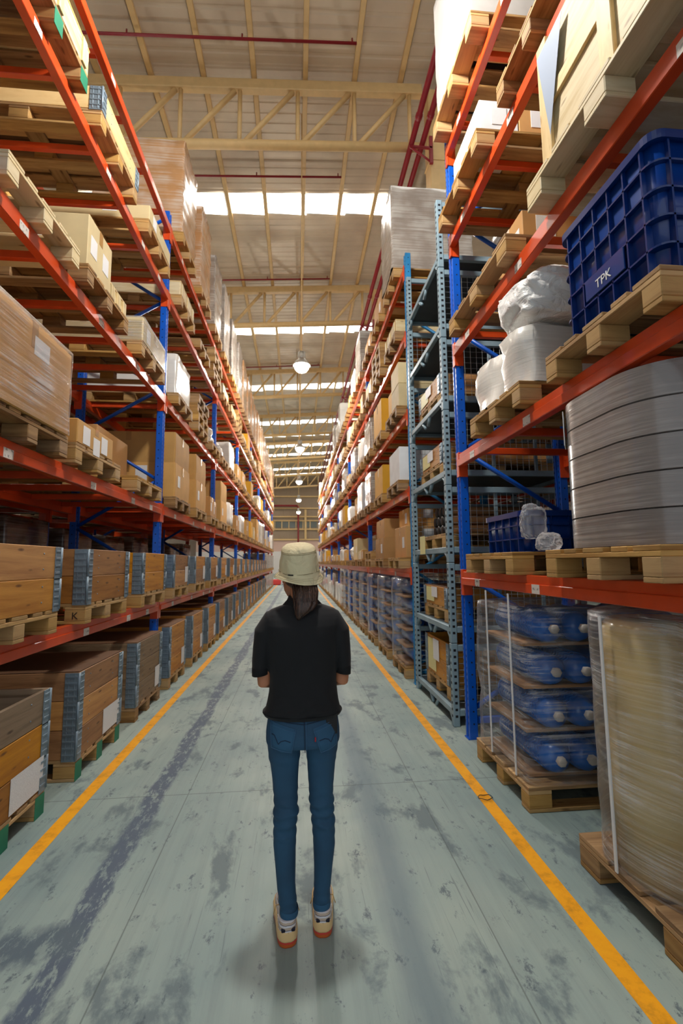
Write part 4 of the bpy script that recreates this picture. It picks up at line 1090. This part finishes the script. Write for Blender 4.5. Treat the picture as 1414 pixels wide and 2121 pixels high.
cage_crate(2, 0, 'third')
m = MB(); m.box(-.002, .002, -.1, .1, -.2, .0, 0); m.uv = [[(0,0),(1,0),(1,1),(0,1)] for _ in m.uv]
tag(m.build('job_sheet', PAPERY, None, (1.40, 5.1, cdeck(2)+PH)), 'yellowish job sheet hanging off the pallet in the third cage', 'paper sheet')
for a in range(3):
    for b in range(4 if a < 2 else 3):
        m = MB(); m.cyl((0,0,0), (.9,0,0), .045, seg=18, mi=0); m.lathe([(.03,-.05),(.05,-.045),(.05,.0),(.045,.01)], seg=18, axis='x', mi=1)
        tag(m.build('capped_tube', [SPACER, BLACK], None, (1.58, 4.66+.13*b+(.06 if a == 2 else 0), cdeck(2)+PH+.05+a*.098)), 'cardboard tube with black end cap, %s row, %s from camera, third cage' % (['bottom','middle','top'][a], ORD[b]), 'tube', 'black-capped tubes in the third cage')
# ---- shaded rows behind both racks
for k in range(3):
    for lv in (1, 2, 3, 4):
        for s in range(3):
            y = YL[k]+(.62,1.81,3.0)[s]; z = LV_L[lv-1]; seed += 1
            wl = 'row behind the left rack, %s, %s bay, %s' % (SHELF[lv], ORD[k], SLOT[s])
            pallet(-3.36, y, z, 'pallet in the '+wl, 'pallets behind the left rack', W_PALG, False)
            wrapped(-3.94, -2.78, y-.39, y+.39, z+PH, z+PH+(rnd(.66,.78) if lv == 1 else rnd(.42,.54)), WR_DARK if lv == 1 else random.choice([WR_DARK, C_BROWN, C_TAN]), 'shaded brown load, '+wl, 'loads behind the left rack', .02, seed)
for k in range(2):
    for lv in range(6):
        for s in range(3):
            y = .46+3.5*k+(.62,1.81,3.0)[s]; z = base_r[lv]; seed += 1
            wl = 'row behind the right rack, %s, %s bay, %s' % (SHELF[lv], ORD[k], SLOT[s])
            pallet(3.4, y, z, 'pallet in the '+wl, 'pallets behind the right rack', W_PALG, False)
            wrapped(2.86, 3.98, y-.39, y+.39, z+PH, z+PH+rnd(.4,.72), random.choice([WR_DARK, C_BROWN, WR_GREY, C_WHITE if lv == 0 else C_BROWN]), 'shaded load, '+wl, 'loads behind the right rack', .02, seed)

m = MB(); m.tube([(.045*math.cos(2*PI*i/24), .03*math.sin(2*PI*i/24), .004+.006*math.sin(2*PI*i/12)**2) for i in range(26)], .0022, 6)
tag(m.build('wire_loop', BLACK, None, (1.175, 2.98, .0015)), 'small dark loop of wire lying on the right yellow line', 'wire')
# ------------------------------------------------------------------ the person, seen from behind (local x right, y ahead)
PX, PY = .03, 2.03
SKIN = NT('warm_skin'); _p = SKIN.bsdf(Base_Color=lin(190,126,92), Roughness=.5); _p.inputs['Subsurface Weight'].default_value = .08
SHIRT = NT('black_pique_cotton'); _p = SHIRT.bsdf(Base_Color=lin(15,16,20), Roughness=.85); _p.inputs['Sheen Weight'].default_value = .06
_tc = SHIRT.n('ShaderNodeTexCoord'); _n = SHIRT.n('ShaderNodeTexNoise', i_Scale=7.0, i_Detail=2.0); SHIRT.l(_tc, 'Object', _n, 'Vector'); SHIRT.bump(_n, 0, _p, .5, .02)
RIB = plain('black_rib_knit', lin(13,14,17), .9)
def denim(name, a, b):
    t = NT(name); p = t.bsdf(Roughness=.8)
    tc = t.n('ShaderNodeTexCoord'); n = t.n('ShaderNodeTexNoise', i_Scale=5.0, i_Detail=5.0); t.l(tc, 'Object', n, 'Vector')
    r = t.ramp(n, 0, [(.3, b), (.7, a)]); 
    mp = t.mapping(tc, 'Object', (240, 240, 240)); n2 = t.n('ShaderNodeTexNoise', i_Scale=1.0, i_Detail=2.0); t.l(mp, 0, n2, 'Vector')
    mx = t.mix(r, 0, lin(150,172,196), 0, f=.05); t.l(mx, 2, p, 'Base Color'); t.bump(n2, 0, p, .12, .001)
    return t.m
DENIM = denim('blue_denim', lin(18,76,110), lin(8,54,84))
DENIM2 = denim('blue_denim_pocket', lin(30,90,126), lin(18,70,104))
STITCH = plain('dark_stitching', lin(28,46,72), .8); STITCHL = plain('faded_stitching', lin(70,112,150), .8)
HAIR = NT('dark_brown_hair'); _p = HAIR.bsdf(Base_Color=lin(58,38,30), Roughness=.42)
_tc = HAIR.n('ShaderNodeTexCoord'); _m = HAIR.mapping(_tc, 'Object', (220,220,5)); _n = HAIR.n('ShaderNodeTexNoise', i_Scale=1.0, i_Detail=3.0); HAIR.l(_m, 0, _n, 'Vector')
_r = HAIR.ramp(_n, 0, [(.35, lin(34,22,18)), (.65, lin(84,56,42))]); HAIR.l(_r, 0, _p, 'Base Color'); HAIR.bump(_n, 0, _p, .5, .003)
HAT = NT('khaki_cotton_twill'); _p = HAT.bsdf(Base_Color=lin(226,212,172), Roughness=.85)
_tc = HAT.n('ShaderNodeTexCoord'); _n = HAT.n('ShaderNodeTexNoise', i_Scale=13.0, i_Detail=3.0, i_Distortion=1.2); HAT.l(_tc, 'Object', _n, 'Vector'); HAT.bump(_n, 0, _p, .8, .02)
HSEAM = plain('khaki_seam_thread', lin(150,132,94), .9)

def ell(cx, cy, z, hx, hy, n=32, e=2.2, tilt=None):
    pts = []
    for k in range(n):
        a = 2*PI*k/n; c, s = math.cos(a), math.sin(a)
        pts.append((cx+hx*math.copysign(abs(c)**(2/e), c), cy+hy*math.copysign(abs(s)**(2/e), s), z))
    return pts
def remesh(o, vox, it=3, f=.5):
    m = o.modifiers.new('blend', 'REMESH'); m.mode = 'VOXEL'; m.voxel_size = vox; m.use_smooth_shade = True
    s = o.modifiers.new('soften', 'SMOOTH'); s.iterations = it; s.factor = f
def lerp_tab(tab, z):
    for a, b in zip(tab, tab[1:]):
        if b[0] <= z <= a[0] or a[0] <= z <= b[0]:
            t = (z-a[0])/(b[0]-a[0]); t2 = t; return [p+(q-p)*t2 for p, q in zip(a[1:], b[1:])]
    return list((tab[0] if abs(z-tab[0][0]) < abs(z-tab[-1][0]) else tab[-1])[1:])

# ---- body: one continuous skin surface
b = MB()
b.loft([ell(-.01, 0, z, hx, hy) for z, hx, hy in ((.775,.10,.07),(.80,.125,.085),(.9,.115,.08),(1.0,.11,.08),(1.12,.125,.085),(1.19,.125,.078),(1.23,.105,.064),(1.27,.065,.05))])
b.tube([(-.005,-.005,1.25),(-.01,0,1.33),(-.015,.015,1.40)], [.052,.046,.048], 16)
HX, HY = -.02, .03            # head centre
YAW = Matrix.Translation((HX, HY, 0)) @ Matrix.Rotation(R(24), 4, 'Z')
hd = MB()
hd.loft([ell(0, y, z, hx, hy, 28, 2.1) for z, y, hx, hy in ((1.322,.055,.018,.02),(1.335,.045,.036,.04),(1.36,.03,.054,.062),(1.39,.012,.064,.08),(1.42,.004,.069,.088),(1.46,0,.071,.091),(1.495,-.004,.066,.085),(1.52,-.006,.05,.066),(1.535,-.008,.02,.03))])
hd.loft([ell(0, y, z, hx, hy, 10) for z, y, hx, hy in ((1.392,.088,.013,.014),(1.40,.092,.012,.018),(1.425,.088,.008,.012),(1.44,.083,.006,.008))])
for s in (-1, 1):
    hd.loft([[(s*(.068+q), -.004+.016*math.cos(a)*k-.003, 1.415+.028*math.sin(a)*k) for a in [2*PI*i/14 for i in range(14)]] for q, k in ((-.01,.5),(.0,.8),(.008,1.0),(.013,.85))])
b.add(hd.v, hd.f, None, 0, True, YAW)
ARM = {-1: [(-.105,0,1.205),(-.150,-.005,1.14),(-.17,-.012,1.05),(-.167,-.006,.985),(-.148,.035,.978),(-.115,.115,1.005),(-.088,.175,1.025)],
        1: [(.095,0,1.205),(.137,-.005,1.14),(.163,-.012,1.05),(.158,-.006,.985),(.142,.035,.978),(.11,.115,1.005),(.083,.175,1.025)]}
for s, pts in ARM.items():
    b.tube(pts, [.036,.034,.031,.029,.029,.024,.018], 16)
    wx = Vector(pts[-1]); d = (Vector((-s*.38, .9, .12))).normalized(); side = Vector((0,0,1)); out = d.cross(side).normalized()
    b.tube([wx, wx+d*.03, wx+d*.06], [.017,.019,.014], 12)
    for o_ in (.016, -.016): b.tube([wx+d*.005+side*o_*.4, wx+d*.035+side*o_, wx+d*.066+side*o_*1.2], [.014,.015,.012], 12)
    for q, (ln, off) in enumerate(((.062,.027),(.070,.009),(.066,-.009),(.052,-.027))):     # four fingers curling towards the middle
        p0 = wx+d*.065+side*off; curl = Vector((-s*.85, .1, -.1))
        b.tube([p0-d*.02, p0, p0+d*ln*.45, p0+d*ln*.55+curl*ln*.32, p0+d*ln*.45+curl*ln*.62], [.0085,.0085,.0078,.0072,.006], 10)
    th = wx+d*.018+side*.016
    b.tube([th, th+side*.03+d*.016, th+side*.045+d*.042+Vector((-s*.012,0,0))], [.012,.0105,.0075], 10)
LEG = {-1: [(.12,-.064,.036),(.081,-.061,.034)], 1: [(.12,.07,.033),(.081,.07,.032)]}
LT = {-1: [(.80,-.080,.074),(.755,-.082,.072),(.707,-.083,.067),(.66,-.081,.059),(.604,-.079,.053),(.544,-.077,.050),(.473,-.075,.049),(.427,-.079,.048),(.341,-.080,.045),(.253,-.076,.040),(.197,-.074,.037),(.128,-.066,.035),(.085,-.062,.035),(.07,-.062,.037)],
       1: [(.80,.070,.074),(.755,.071,.072),(.70,.071,.065),(.66,.070,.059),(.597,.069,.054),(.536,.069,.050),(.465,.073,.050),(.418,.078,.047),(.33,.081,.045),(.243,.077,.038),(.186,.074,.035),(.118,.070,.034),(.085,.070,.034),(.07,.070,.036)]}
LY = {-1: -.005, 1: .028}
for s in (-1, 1):
    zs = [.80,.7,.6,.5,.4,.3,.2,.12,.06]
    b.tube([(lerp_tab(LT[s], z)[0], LY[s]*(1-z/.8), z) for z in zs], [max(.02, lerp_tab(LT[s], z)[1]-.012) for z in zs], 14)
    b.tube([(LT[s][-1][1], LY[s]-.02, .05), (LT[s][-1][1], LY[s]+.06, .045), (LT[s][-1][1], LY[s]+.13, .035)], [.026,.028,.02], 12)
person = b.build('person', SKIN.m, None, (PX, PY, 0)); remesh(person, .0036, 2, .45)
tag(person, 'person standing in the aisle, back turned, khaki bucket hat, black polo shirt, blue jeans', 'person')
EYEW = plain('eye_white', lin(235,232,226), .2); EYED = plain('dark_iris', lin(40,26,20), .2); LIPS = plain('lips', lin(176,96,86), .45)
for s in (-1, 1):
    m = MB(); mm = MB()
    mm.lathe([(.001,-.012),(.007,-.0095),(.0115,-.003),(.012,.0),(.0095,.0075),(.005,.011)], (0,0,0), 16, 0, 'y'); mm.lathe([(.0055,-.0113),(.004,-.0121),(.0005,-.0124)], (0,0,0), 12, 1, 'y')
    m.add(mm.v, mm.f, None, 0, True, YAW @ Matrix.Translation((s*.028, .0755, 1.432))); m.mi = mm.mi; m.build('eye', [EYEW, EYED], person)
m = MB(); mm = MB(); mm.loft([[(x, .0935-.9*abs(x)**1.6+.004*math.cos(a), 1.368+.006*math.sin(a)*(1-abs(x)/.026)) for a in [2*PI*i/10 for i in range(10)]] for x in (-.025,-.015,-.006,0,.006,.015,.025)])
m.add(mm.v, mm.f, None, 0, True, YAW); m.build('lips', LIPS, person)

# ---- jeans
PEL = [(.875,-.006,.140,.098,-.002),(.84,-.006,.146,.104,-.006),(.80,-.006,.1515,.112,-.012),(.765,-.006,.152,.116,-.014),(.735,-.006,.150,.110,-.008),(.715,-.006,.146,.098,-.002)]
PELJ = PEL[:4]+[(.748,-.006,.149,.112,-.01)]
m = MB()
m.loft([ell(cx, cy, z, hx, hy, 40, 2.35) for z, cx, hx, hy, cy in PELJ][::-1])
for s in (-1, 1):
    rings = []; z = .80
    while z > .085:
        cx, hw = lerp_tab(LT[s], z)
        cy = LY[s]*(1-z/.8)
        g = math.exp(-((z-.46)/.08)**2)*.07+math.exp(-((z-.12)/.05)**2)*.05+math.exp(-((z-.69)/.03)**2)*.02
        k = 1+g*math.sin(z*150+s)*1.15+g*.6*math.sin(z*61+2*s)
        kb = 1+.10*math.exp(-((z-.33)/.09)**2)
        rings.append([(cx+(p[0]-cx)*k, cy+(p[1]-cy)*(k if p[1] > cy else k*kb)+.002*math.sin(z*90+p[0]*60)*(g*20), z+.004*math.sin(p[0]*70+z*40)*min(1, g*30)) for p in ell(cx, cy, z, hw*1.0, hw*1.16, 28)])
        z -= .008
    m.loft(rings[::-1])
jeans = m.build('jeans', DENIM, person); remesh(jeans, .0045, 2, .4)
def back(x, z, off=.003):
    cx, hx, hy, cy = lerp_tab(PEL, z); t = min(1, abs(x-cx)/hx)
    return cy-hy*(1-t**2.35)**(1/2.35)-off
def patch(poly, name, mat, parent, off=.0035, n=12):
    """quilted piece following the seat of the jeans; poly = four corners TL, TR, BR, BL (x, z)"""
    tl, tr, br, bl = [Vector((p[0], p[1])) for p in poly]; m = MB(); grid = []
    for j in range(n+1):
        for i in range(n+1):
            u, v = i/n, j/n; q = tl.lerp(tr, u).lerp(bl.lerp(br, u), v)
            q.y -= .010*(1-abs(2*u-1))*(v**3)
            e = 0 if 0 < i < n and 0 < j < n else .004
            grid.append((q.x, back(q.x, q.y, off-e), q.y))
    fs = [(j*(n+1)+i, (j+1)*(n+1)+i, (j+1)*(n+1)+i+1, j*(n+1)+i+1) for j in range(n) for i in range(n)]
    m.add(grid, fs, None, 0, True); return m.build(name, mat, parent)
def line(pts, name, mat, parent, r=.0011, off=.0045, n=5):
    P = []
    for a, c in zip(pts, pts[1:]):
        for k in range(n): q = Vector(a).lerp(Vector(c), k/n); P.append((q.x, back(q.x, q.y, off), q.y))
    P.append((pts[-1][0], back(pts[-1][0], pts[-1][1], off), pts[-1][1]))
    m = MB(); m.tube(P, r, 6); return m.build(name, mat, parent)
lp = [(-.136,.850),(-.036,.826),(-.052,.742),(-.132,.755)]; rp = [(.034,.826),(.128,.848),(.128,.752),(.064,.735)]
for poly, arc in ((lp, [(-.130,.806),(-.120,.803),(-.111,.786),(-.104,.773),(-.094,.784),(-.077,.789),(-.056,.783)]), (rp, [(.057,.783),(.078,.788),(.094,.783),(.104,.770),(.112,.785),(.124,.803)])):
    pk = patch(poly, 'back_pocket', DENIM2, jeans)
    line(poly+[poly[0]], 'seam_stitching', STITCHL, pk, .0009, .005)
    line([(poly[0][0], poly[0][1]-.011), (poly[1][0], poly[1][1]-.011)], 'hem_stitching', STITCHL, pk, .0008, .005)
    line(arc, 'curved_stitching', STITCH, pk, .0016, .0042, 4)
m = MB(); m.box(.0385, .0435, back(.04,.79,.008), back(.04,.79,.004), .782, .799, .0008); m.build('red_tab', plain('red_woven_tab', lin(170,40,52), .7), jeans)
line([(-.003,.862),(-.001,.80),(.001,.742)], 'centre_seam', STITCH, jeans, .0014, .003)
line([(.004,.862),(.006,.80),(.006,.742)], 'centre_seam', STITCHL, jeans, .0008, .0035)
line([(-.142,.868),(-.07,.850),(-.003,.842),(.07,.853),(.13,.868)], 'yoke_seam', STITCH, jeans, .0013, .003)
m = MB(); m.loft([ell(-.006, -.003, z, hx, hy, 40, 2.35) for z, hx, hy in ((.858,.1475,.105),(.859,.149,.1065),(.884,.144,.102),(.885,.141,.099))], 0, (False, False)); m.build('waistband', DENIM2, jeans)
for s in (-1, 1):                                             # frayed ankle hems
    cx, hw = lerp_tab(LT[s], .08); m = MB()
    m.loft([ell(cx, LY[s]*.9, z, hw*k, hw*1.16*k, 28) for z, k in ((.112,1.0),(.109,1.035),(.092,1.05),(.088,1.02))], 0, (False, False)); m.build('hem', DENIM2, jeans)

# ---- polo shirt
SH = [(.856,-.008,.150,.112,-.004),(.862,-.009,.157,.118,-.004),(.872,-.010,.165,.123,-.004),(.885,-.006,.160,.122,-.004),(.91,-.003,.150,.117,-.003),(.944,-.004,.142,.111,-.001),(1.0,-.005,.139,.108,.0),(1.06,-.006,.143,.110,-.002),(1.12,-.007,.149,.112,-.006),(1.18,-.008,.156,.110,-.008),(1.22,-.008,.166,.102,-.008),(1.245,-.008,.167,.092,-.006),(1.267,-.007,.158,.080,-.004),(1.285,-.006,.134,.068,-.002),(1.298,-.006,.098,.058,0),(1.306,-.006,.070,.05,0)]
m = MB(); rings = []
for z, cx, hx, hy, cy in SH:
    g = .006*math.exp(-((z-.9)/.05)**2)
    rings.append([(p[0]+g*math.sin(p[0]*70+z*50), p[1]+g*math.sin(p[0]*55+z*80)-.004*math.exp(-((p[0])/.02)**2)*(z > 1.0 and z < 1.25)*(-1), p[2]+g*.8*math.sin(p[0]*40)) for p in ell(cx, cy, z, hx, hy, 56, 2.35)])
m.loft(rings)
SLV = {-1: [(-.085,-.004,1.236,.042,.060),(-.138,-.004,1.234,.048,.064),(-.165,-.003,1.190,.0465,.066),(-.175,-.002,1.12,.0415,.064),(-.181,-.001,1.07,.0385,.062),(-.182,0,1.032,.0365,.058)],
        1: [(.070,-.004,1.236,.042,.060),(.121,-.004,1.234,.048,.064),(.147,-.003,1.190,.0465,.066),(.156,-.002,1.12,.041,.064),(.162,-.001,1.07,.037,.061),(.163,0,1.030,.034,.056)]}
for s in (-1, 1):
    rings = []
    for x, y, z, hx, hy in SLV[s]:
        i = SLV[s].index((x, y, z, hx, hy)); q0 = SLV[s][max(i-1, 0)]; q1 = SLV[s][min(i+1, 5)]
        tn = Vector((q1[0]-q0[0], 0, q1[2]-q0[2])).normalized(); nn = Vector((-tn.z, 0, tn.x))
        rings.append([(x+nn.x*hx*math.cos(2*PI*k/32), y+hy*math.sin(2*PI*k/32), z+nn.z*hx*math.cos(2*PI*k/32)) for k in range(32)])
    m.loft(rings[::-1])
shirt = m.build('polo_shirt', SHIRT.m, person); remesh(shirt, .005, 3, .5)
for s in (-1, 1):
    x, y, z, hx, hy = SLV[s][-1]; m = MB()
    rg = lambda k, zz: [(p[0], p[1], zz-s*(p[0]-x)*.14) for p in ell(x, y, zz, hx*k, hy*k, 32, 2.1)]
    m.loft([rg(.93, z+.02), rg(1.02, z+.02), rg(1.03, z+.008), rg(1.0, z-.014), rg(.9, z-.014), rg(.86, z+.01)], 0, (False, False)); m.build('sleeve_cuff', RIB, shirt)
m = MB(); m.loft([ell(-.008, -.002+.01*k, z+dz, hx, hy, 36, 2.1) for k, (z, hx, hy, dz) in enumerate(((1.284,.092,.072,0),(1.294,.092,.073,0),(1.322,.066,.060,.0),(1.338,.060,.055,0),(1.336,.055,.050,0),(1.30,.054,.05,0)))], 0, (False, False)); m.build('collar', RIB, shirt)
m = MB(); m.loft([[(p[0]*k+.0, p[1]*k, p[2]) for p in ell(-.008, -.004, z, hx, hy, 40, 2.35)] for z, hx, hy, k in ((.854,.150,.113,1),(.858,.158,.119,1),(.870,.166,.125,1))], 0, (False, False)); m.build('bottom_hem', SHIRT.m, shirt)

# ---- hair and hat
m = MB(); rings = []
random.seed(3)
gro = [random.uniform(.86, 1.1) for _ in range(44)]
for z, cx, cy, hx, hy in ((1.40,.0,-.022,.05,.04),(1.38,.002,-.036,.050,.038),(1.36,.005,-.054,.050,.033),(1.335,.004,-.070,.052,.030),(1.31,.006,-.083,.049,.026),(1.288,-.002,-.092,.038,.021),(1.272,-.014,-.095,.026,.016),(1.258,-.022,-.097,.013,.010),(1.248,-.025,-.098,.004,.004)):
    rings.append([(cx+(p[0]-cx)*g, cy+(p[1]-cy)*g, p[2]) for p, g in zip(ell(cx, cy, z, hx, hy, 44, 2.1), gro)])
m.loft(rings[::-1])
for k in range(70):
    a = random.uniform(0, 2*PI); u = random.random(); x0 = .05*math.cos(a); y0 = -.036+.030*math.sin(a)
    zt = random.uniform(1.245, 1.30); xt = -.024+random.uniform(-.02,.05)*(zt-1.24)/.05
    m.tube([(x0, y0, 1.395), (x0*1.05+.004, y0-.020, 1.36), (x0*.98+.004, y0-.040, 1.325), (x0*.55+xt*.45, y0*.6-.062, (1.325+zt)/2), (xt, -.1+random.uniform(-.008,.008), zt)], [.0022,.0026,.0026,.0022,.0008], 5)
m.build('ponytail', HAIR.m, person)
m = MB(); mm = MB(); mm.loft([ell(0, cy, z, hx, hy, 36, 2.1) for z, cy, hx, hy in ((1.372,-.045,.052,.045),(1.385,-.030,.066,.065),(1.40,-.018,.072,.078),(1.42,-.008,.072,.084),(1.44,-.004,.06,.07))])
m.add(mm.v, mm.f, None, 0, True, YAW); m.build('hair', HAIR.m, person)
HT = Matrix.Translation((-.02, .028, 1.442)) @ Matrix.Rotation(R(-3.5), 4, 'Y') @ Matrix.Rotation(R(13), 4, 'X') @ Matrix.Rotation(R(14), 4, 'Z') @ Matrix.Diagonal((.975, .98, .82, 1))
def hatring(hx, hy, z, seed=0, amp=.003, n=56, wav=0):
    out = []
    for i, p in enumerate(ell(0, 0, z, hx, hy, n, 2.15)):
        q = noise.noise(Vector((p[0]*22, p[1]*22, z*26+seed)))*amp; a = 2*PI*i/n
        lf = max(0, math.cos(a-R(196)))**3
        up = wav*(lf*.036 + .005*math.sin(3*a+1)+max(0, math.cos(a-R(-20)))**3*.004)
        k = 1+q/max(hx, .01) + wav*lf*.13
        out.append((p[0]*k, p[1]*k, z+up+q*.6))
    return out
hat_root = None
m = MB(); mm = MB()
mm.loft([hatring(.088,.104,.008,1), hatring(.087,.103,.03,1,.004), hatring(.084,.1,.06,1,.006), hatring(.080,.096,.09,1,.006), hatring(.075,.09,.115,1,.005), hatring(.069,.083,.132,1,.003), hatring(.058,.07,.143,1,.003), hatring(.038,.046,.149,1,.003), hatring(.008,.01,.151,1,.001)], 0, (False, True))
m.add(mm.v, mm.f, mm.uv, 0, True, HT); hat = m.build('bucket_hat', HAT.m, person)
m = MB(); mm = MB()
mm.loft([hatring(.0865,.1025,.012,1,0), hatring(.0905,.1065,-.006,2,.002,56,.3), hatring(.0965,.1135,-.024,2,.003,56,.75), hatring(.1025,.121,-.042,2,.003,56,1.1), hatring(.103,.1215,-.045,2,.003,56,1.1), hatring(.1005,.119,-.045,2,.003,56,1.1), hatring(.088,.104,-.010,2,.002,56,.3), hatring(.083,.099,.006,1,0)], 0, (False, False))
m.add(mm.v, mm.f, mm.uv, 0, True, HT); brim = m.build('brim', HAT.m, hat)
def ringtube(hx, hy, z, r, par, name='stitching', wav=0, sd=1, amp=.006):
    pts = hatring(hx, hy, z, sd, amp, 56, wav); m = MB(); mm = MB(); mm.tube(pts+[pts[0]], r, 5, caps=False); m.add(mm.v, mm.f, None, 0, True, HT); m.build(name, HSEAM, par)
ringtube(.0765,.0917,.1115,.0011,hat,'crown_seam',0,1,.005); ringtube(.0745,.0897,.1185,.0009,hat,'crown_seam',0,1,.005); ringtube(.0885,.1045,.012,.0012,hat,'brim_seam')
for q, (a, z) in enumerate(((.0935,-.014),(.097,-.024),(.100,-.034))): ringtube(a, a*1.165, z+.0005, .0007, brim, 'brim_stitching', (.55,.82,1.0)[q], 2, .003)
for a in (R(-52), R(128)):
    pts = []
    for hx, hy, z in ((.0885,.1045,.014),(.0845,.1005,.06),(.0805,.0965,.09),(.0755,.0905,.115)): pts.append((hx*math.cos(a)*1.012, hy*math.sin(a)*1.012, z))
    m = MB(); mm = MB(); mm.tube(pts, .0013, 5); m.add(mm.v, mm.f, None, 0, True, HT); m.build('panel_seam', HSEAM, hat)
m = MB(); mm = MB(); a = R(228); q = Vector((.0905*math.cos(a), .1075*math.sin(a), .012)); tn = Vector((-math.sin(a), math.cos(a), 0)); nn = Vector((math.cos(a), math.sin(a), 0))
mm.tube([q-tn*.012+nn*.001, q+nn*.002, q+tn*.012+nn*.001], .0032, 6); m.add(mm.v, mm.f, None, 0, True, HT); m.build('woven_tag', BLACK, hat)

# ---- trainers
UPP = NT('striped_grey_trainer_upper'); _p = UPP.bsdf(Roughness=.55)
_tc = UPP.n('ShaderNodeTexCoord'); _s = UPP.n('ShaderNodeSeparateXYZ'); UPP.l(_tc, 'Object', _s, 0)
_n = UPP.n('ShaderNodeTexNoise', i_Scale=18.0); UPP.l(_tc, 'Object', _n, 'Vector')
_a = UPP.n('ShaderNodeMath', operation='MULTIPLY_ADD'); _a.inputs[1].default_value = .008; UPP.l(_n, 0, _a, 0); UPP.l(_s, 'Z', _a, 2)
_m = UPP.n('ShaderNodeMath', operation='MULTIPLY'); _m.inputs[1].default_value = 1/.0165; UPP.l(_a, 0, _m, 0)
_f = UPP.n('ShaderNodeMath', operation='FRACT'); UPP.l(_m, 0, _f, 0)
_r = UPP.ramp(_f, 0, [(.0, lin(206,186,168)), (.42, lin(190,170,152)), (.5, lin(228,224,226)), (.82, lin(214,212,220)), (.9, lin(96,84,84)), (.98, lin(120,104,98))]); UPP.l(_r, 0, _p, 'Base Color'); UPP.bump(_f, 0, _p, .4, .002)
NAVY = plain('navy_trainer_panel', lin(20,18,40), .5); MIDS = plain('cream_midsole', lin(232,196,140), .45); GUM = plain('orange_gum_sole', lin(196,92,36), .4); REDS = plain('red_sole_edge', lin(206,66,58), .4); TABT = plain('tan_heel_tab', lin(206,164,120), .6); LACE = plain('beige_lace', lin(196,164,110), .7)
def shoe(x, y, ang, label):
    Mx = Matrix.Translation((x, y, 0)) @ Matrix.Rotation(ang, 4, 'Z')
    st = [(-.007,.012),(-.002,.023),(.007,.033),(.025,.039),(.06,.041),(.11,.041),(.16,.046),(.195,.045),(.22,.037),(.236,.024),(.244,.010)]
    def outline(k, z, lift=0, ky=1):
        L = [(-w*k, yy) for yy, w in st]; Rr = [(w*k*.96, yy) for yy, w in reversed(st)]
        fk = lambda py: 1-(1-ky)*(1 if py > .11 else .22)
        fw = lambda py: 1 if (k > .95 or py > .09) else (1-(1-k)*(.3+.7*max(0, py)/.09))/k
        return [(px*fw(py), .11+(py-.11)*fk(py), z+lift*max(0, (py-.16)/.09)**2) for px, py in L+Rr]
    def mk(fn, name, mats, par=None):
        mm = MB(); fn(mm); m = MB()
        for f in range(len(mm.f)): pass
        m.add(mm.v, mm.f, mm.uv, 0, True, Mx); m.mi = mm.mi[:]; m.sm = mm.sm[:]; return m.build(name, mats, par)
    root = mk(lambda q: q.loft([outline(.9,.03,.008), outline(.93,.05,.008,.985), outline(.86,.062,-.006,.97), outline(.76,.072,-.022,.94), outline(.68,.080,-.034,.90), outline(.60,.086,-.05,.84), outline(.45,.089,-.06,.76), outline(.2,.09,-.06,.6)]), 'trainer', UPP.m, person)
    mk(lambda q: q.loft([outline(.96,.0,.012,.985), outline(1.0,.004,.012), outline(1.0,.016,.010), outline(.97,.019,.010)]), 'outsole', GUM, root)
    mk(lambda q: q.loft([outline(1.01,.0125,.010,1.012), outline(1.03,.016,.010,1.014), outline(1.01,.0195,.010,1.01)], 0, (False, False)), 'sole_edge', REDS, root)
    mk(lambda q: q.loft([outline(.98,.018,.01), outline(1.05,.025,.01,1.02), outline(1.06,.038,.006,1.03), outline(1.0,.05,.004,1.0), outline(.92,.056,.0,.975)]), 'midsole', MIDS, root)
    mk(lambda q: [q.box(sx*.008, sx*.027, -.006, .012, (.054), .068, .003) for sx in (-1, 1)], 'heel_panel', NAVY, root)
    mk(lambda q: q.tube([(0,-.002,.05),(0,.002,.06),(0,.008,.074),(0,.018,.084),(0,.026,.086)], [.006,.0065,.007,.007,.004], 8), 'heel_tab', TABT, root)
    mk(lambda q: [q.tube([(sx*.020,.006,.05+.012*i),(sx*.030,.02,.049+.012*i),(sx*.036,.06,.050+.010*i)], .0024, 6) for sx in (-1,1) for i in range(4)], 'side_piping', plain('pale_piping_'+label, lin(222,218,220), .5) if 'pale_piping_'+label not in MATS else MATS['pale_piping_'+label], root)
    mk(lambda q: [q.tube([(-.026,.10+.02*i,.082-.007*i),(0,.105+.02*i,.092-.008*i),(.026,.10+.02*i,.082-.007*i)], .0022, 6) for i in range(4)]+[q.tube([(sx*.02,.11,.084),(sx*.042,.10,.088),(sx*.052,.085,.066)], .002, 6) for sx in (-1,1)], 'laces', LACE, root)
shoe(-.064, -.052, R(6), 'left'); shoe(.073, -.018, R(-3), 'right')
# ---- the phone in the back pocket
m = MB(); m.box(-.024, .024, -.004, .004, -.05, .045, .003)
ph = m.build('phone', BLACK, None, (PX+.108, PY+back(.108,.85,.0075), .842)); ph.rotation_euler = (R(-3), 0, R(18)); tag(ph, 'black phone sticking out of the right back pocket of the jeans', 'phone')
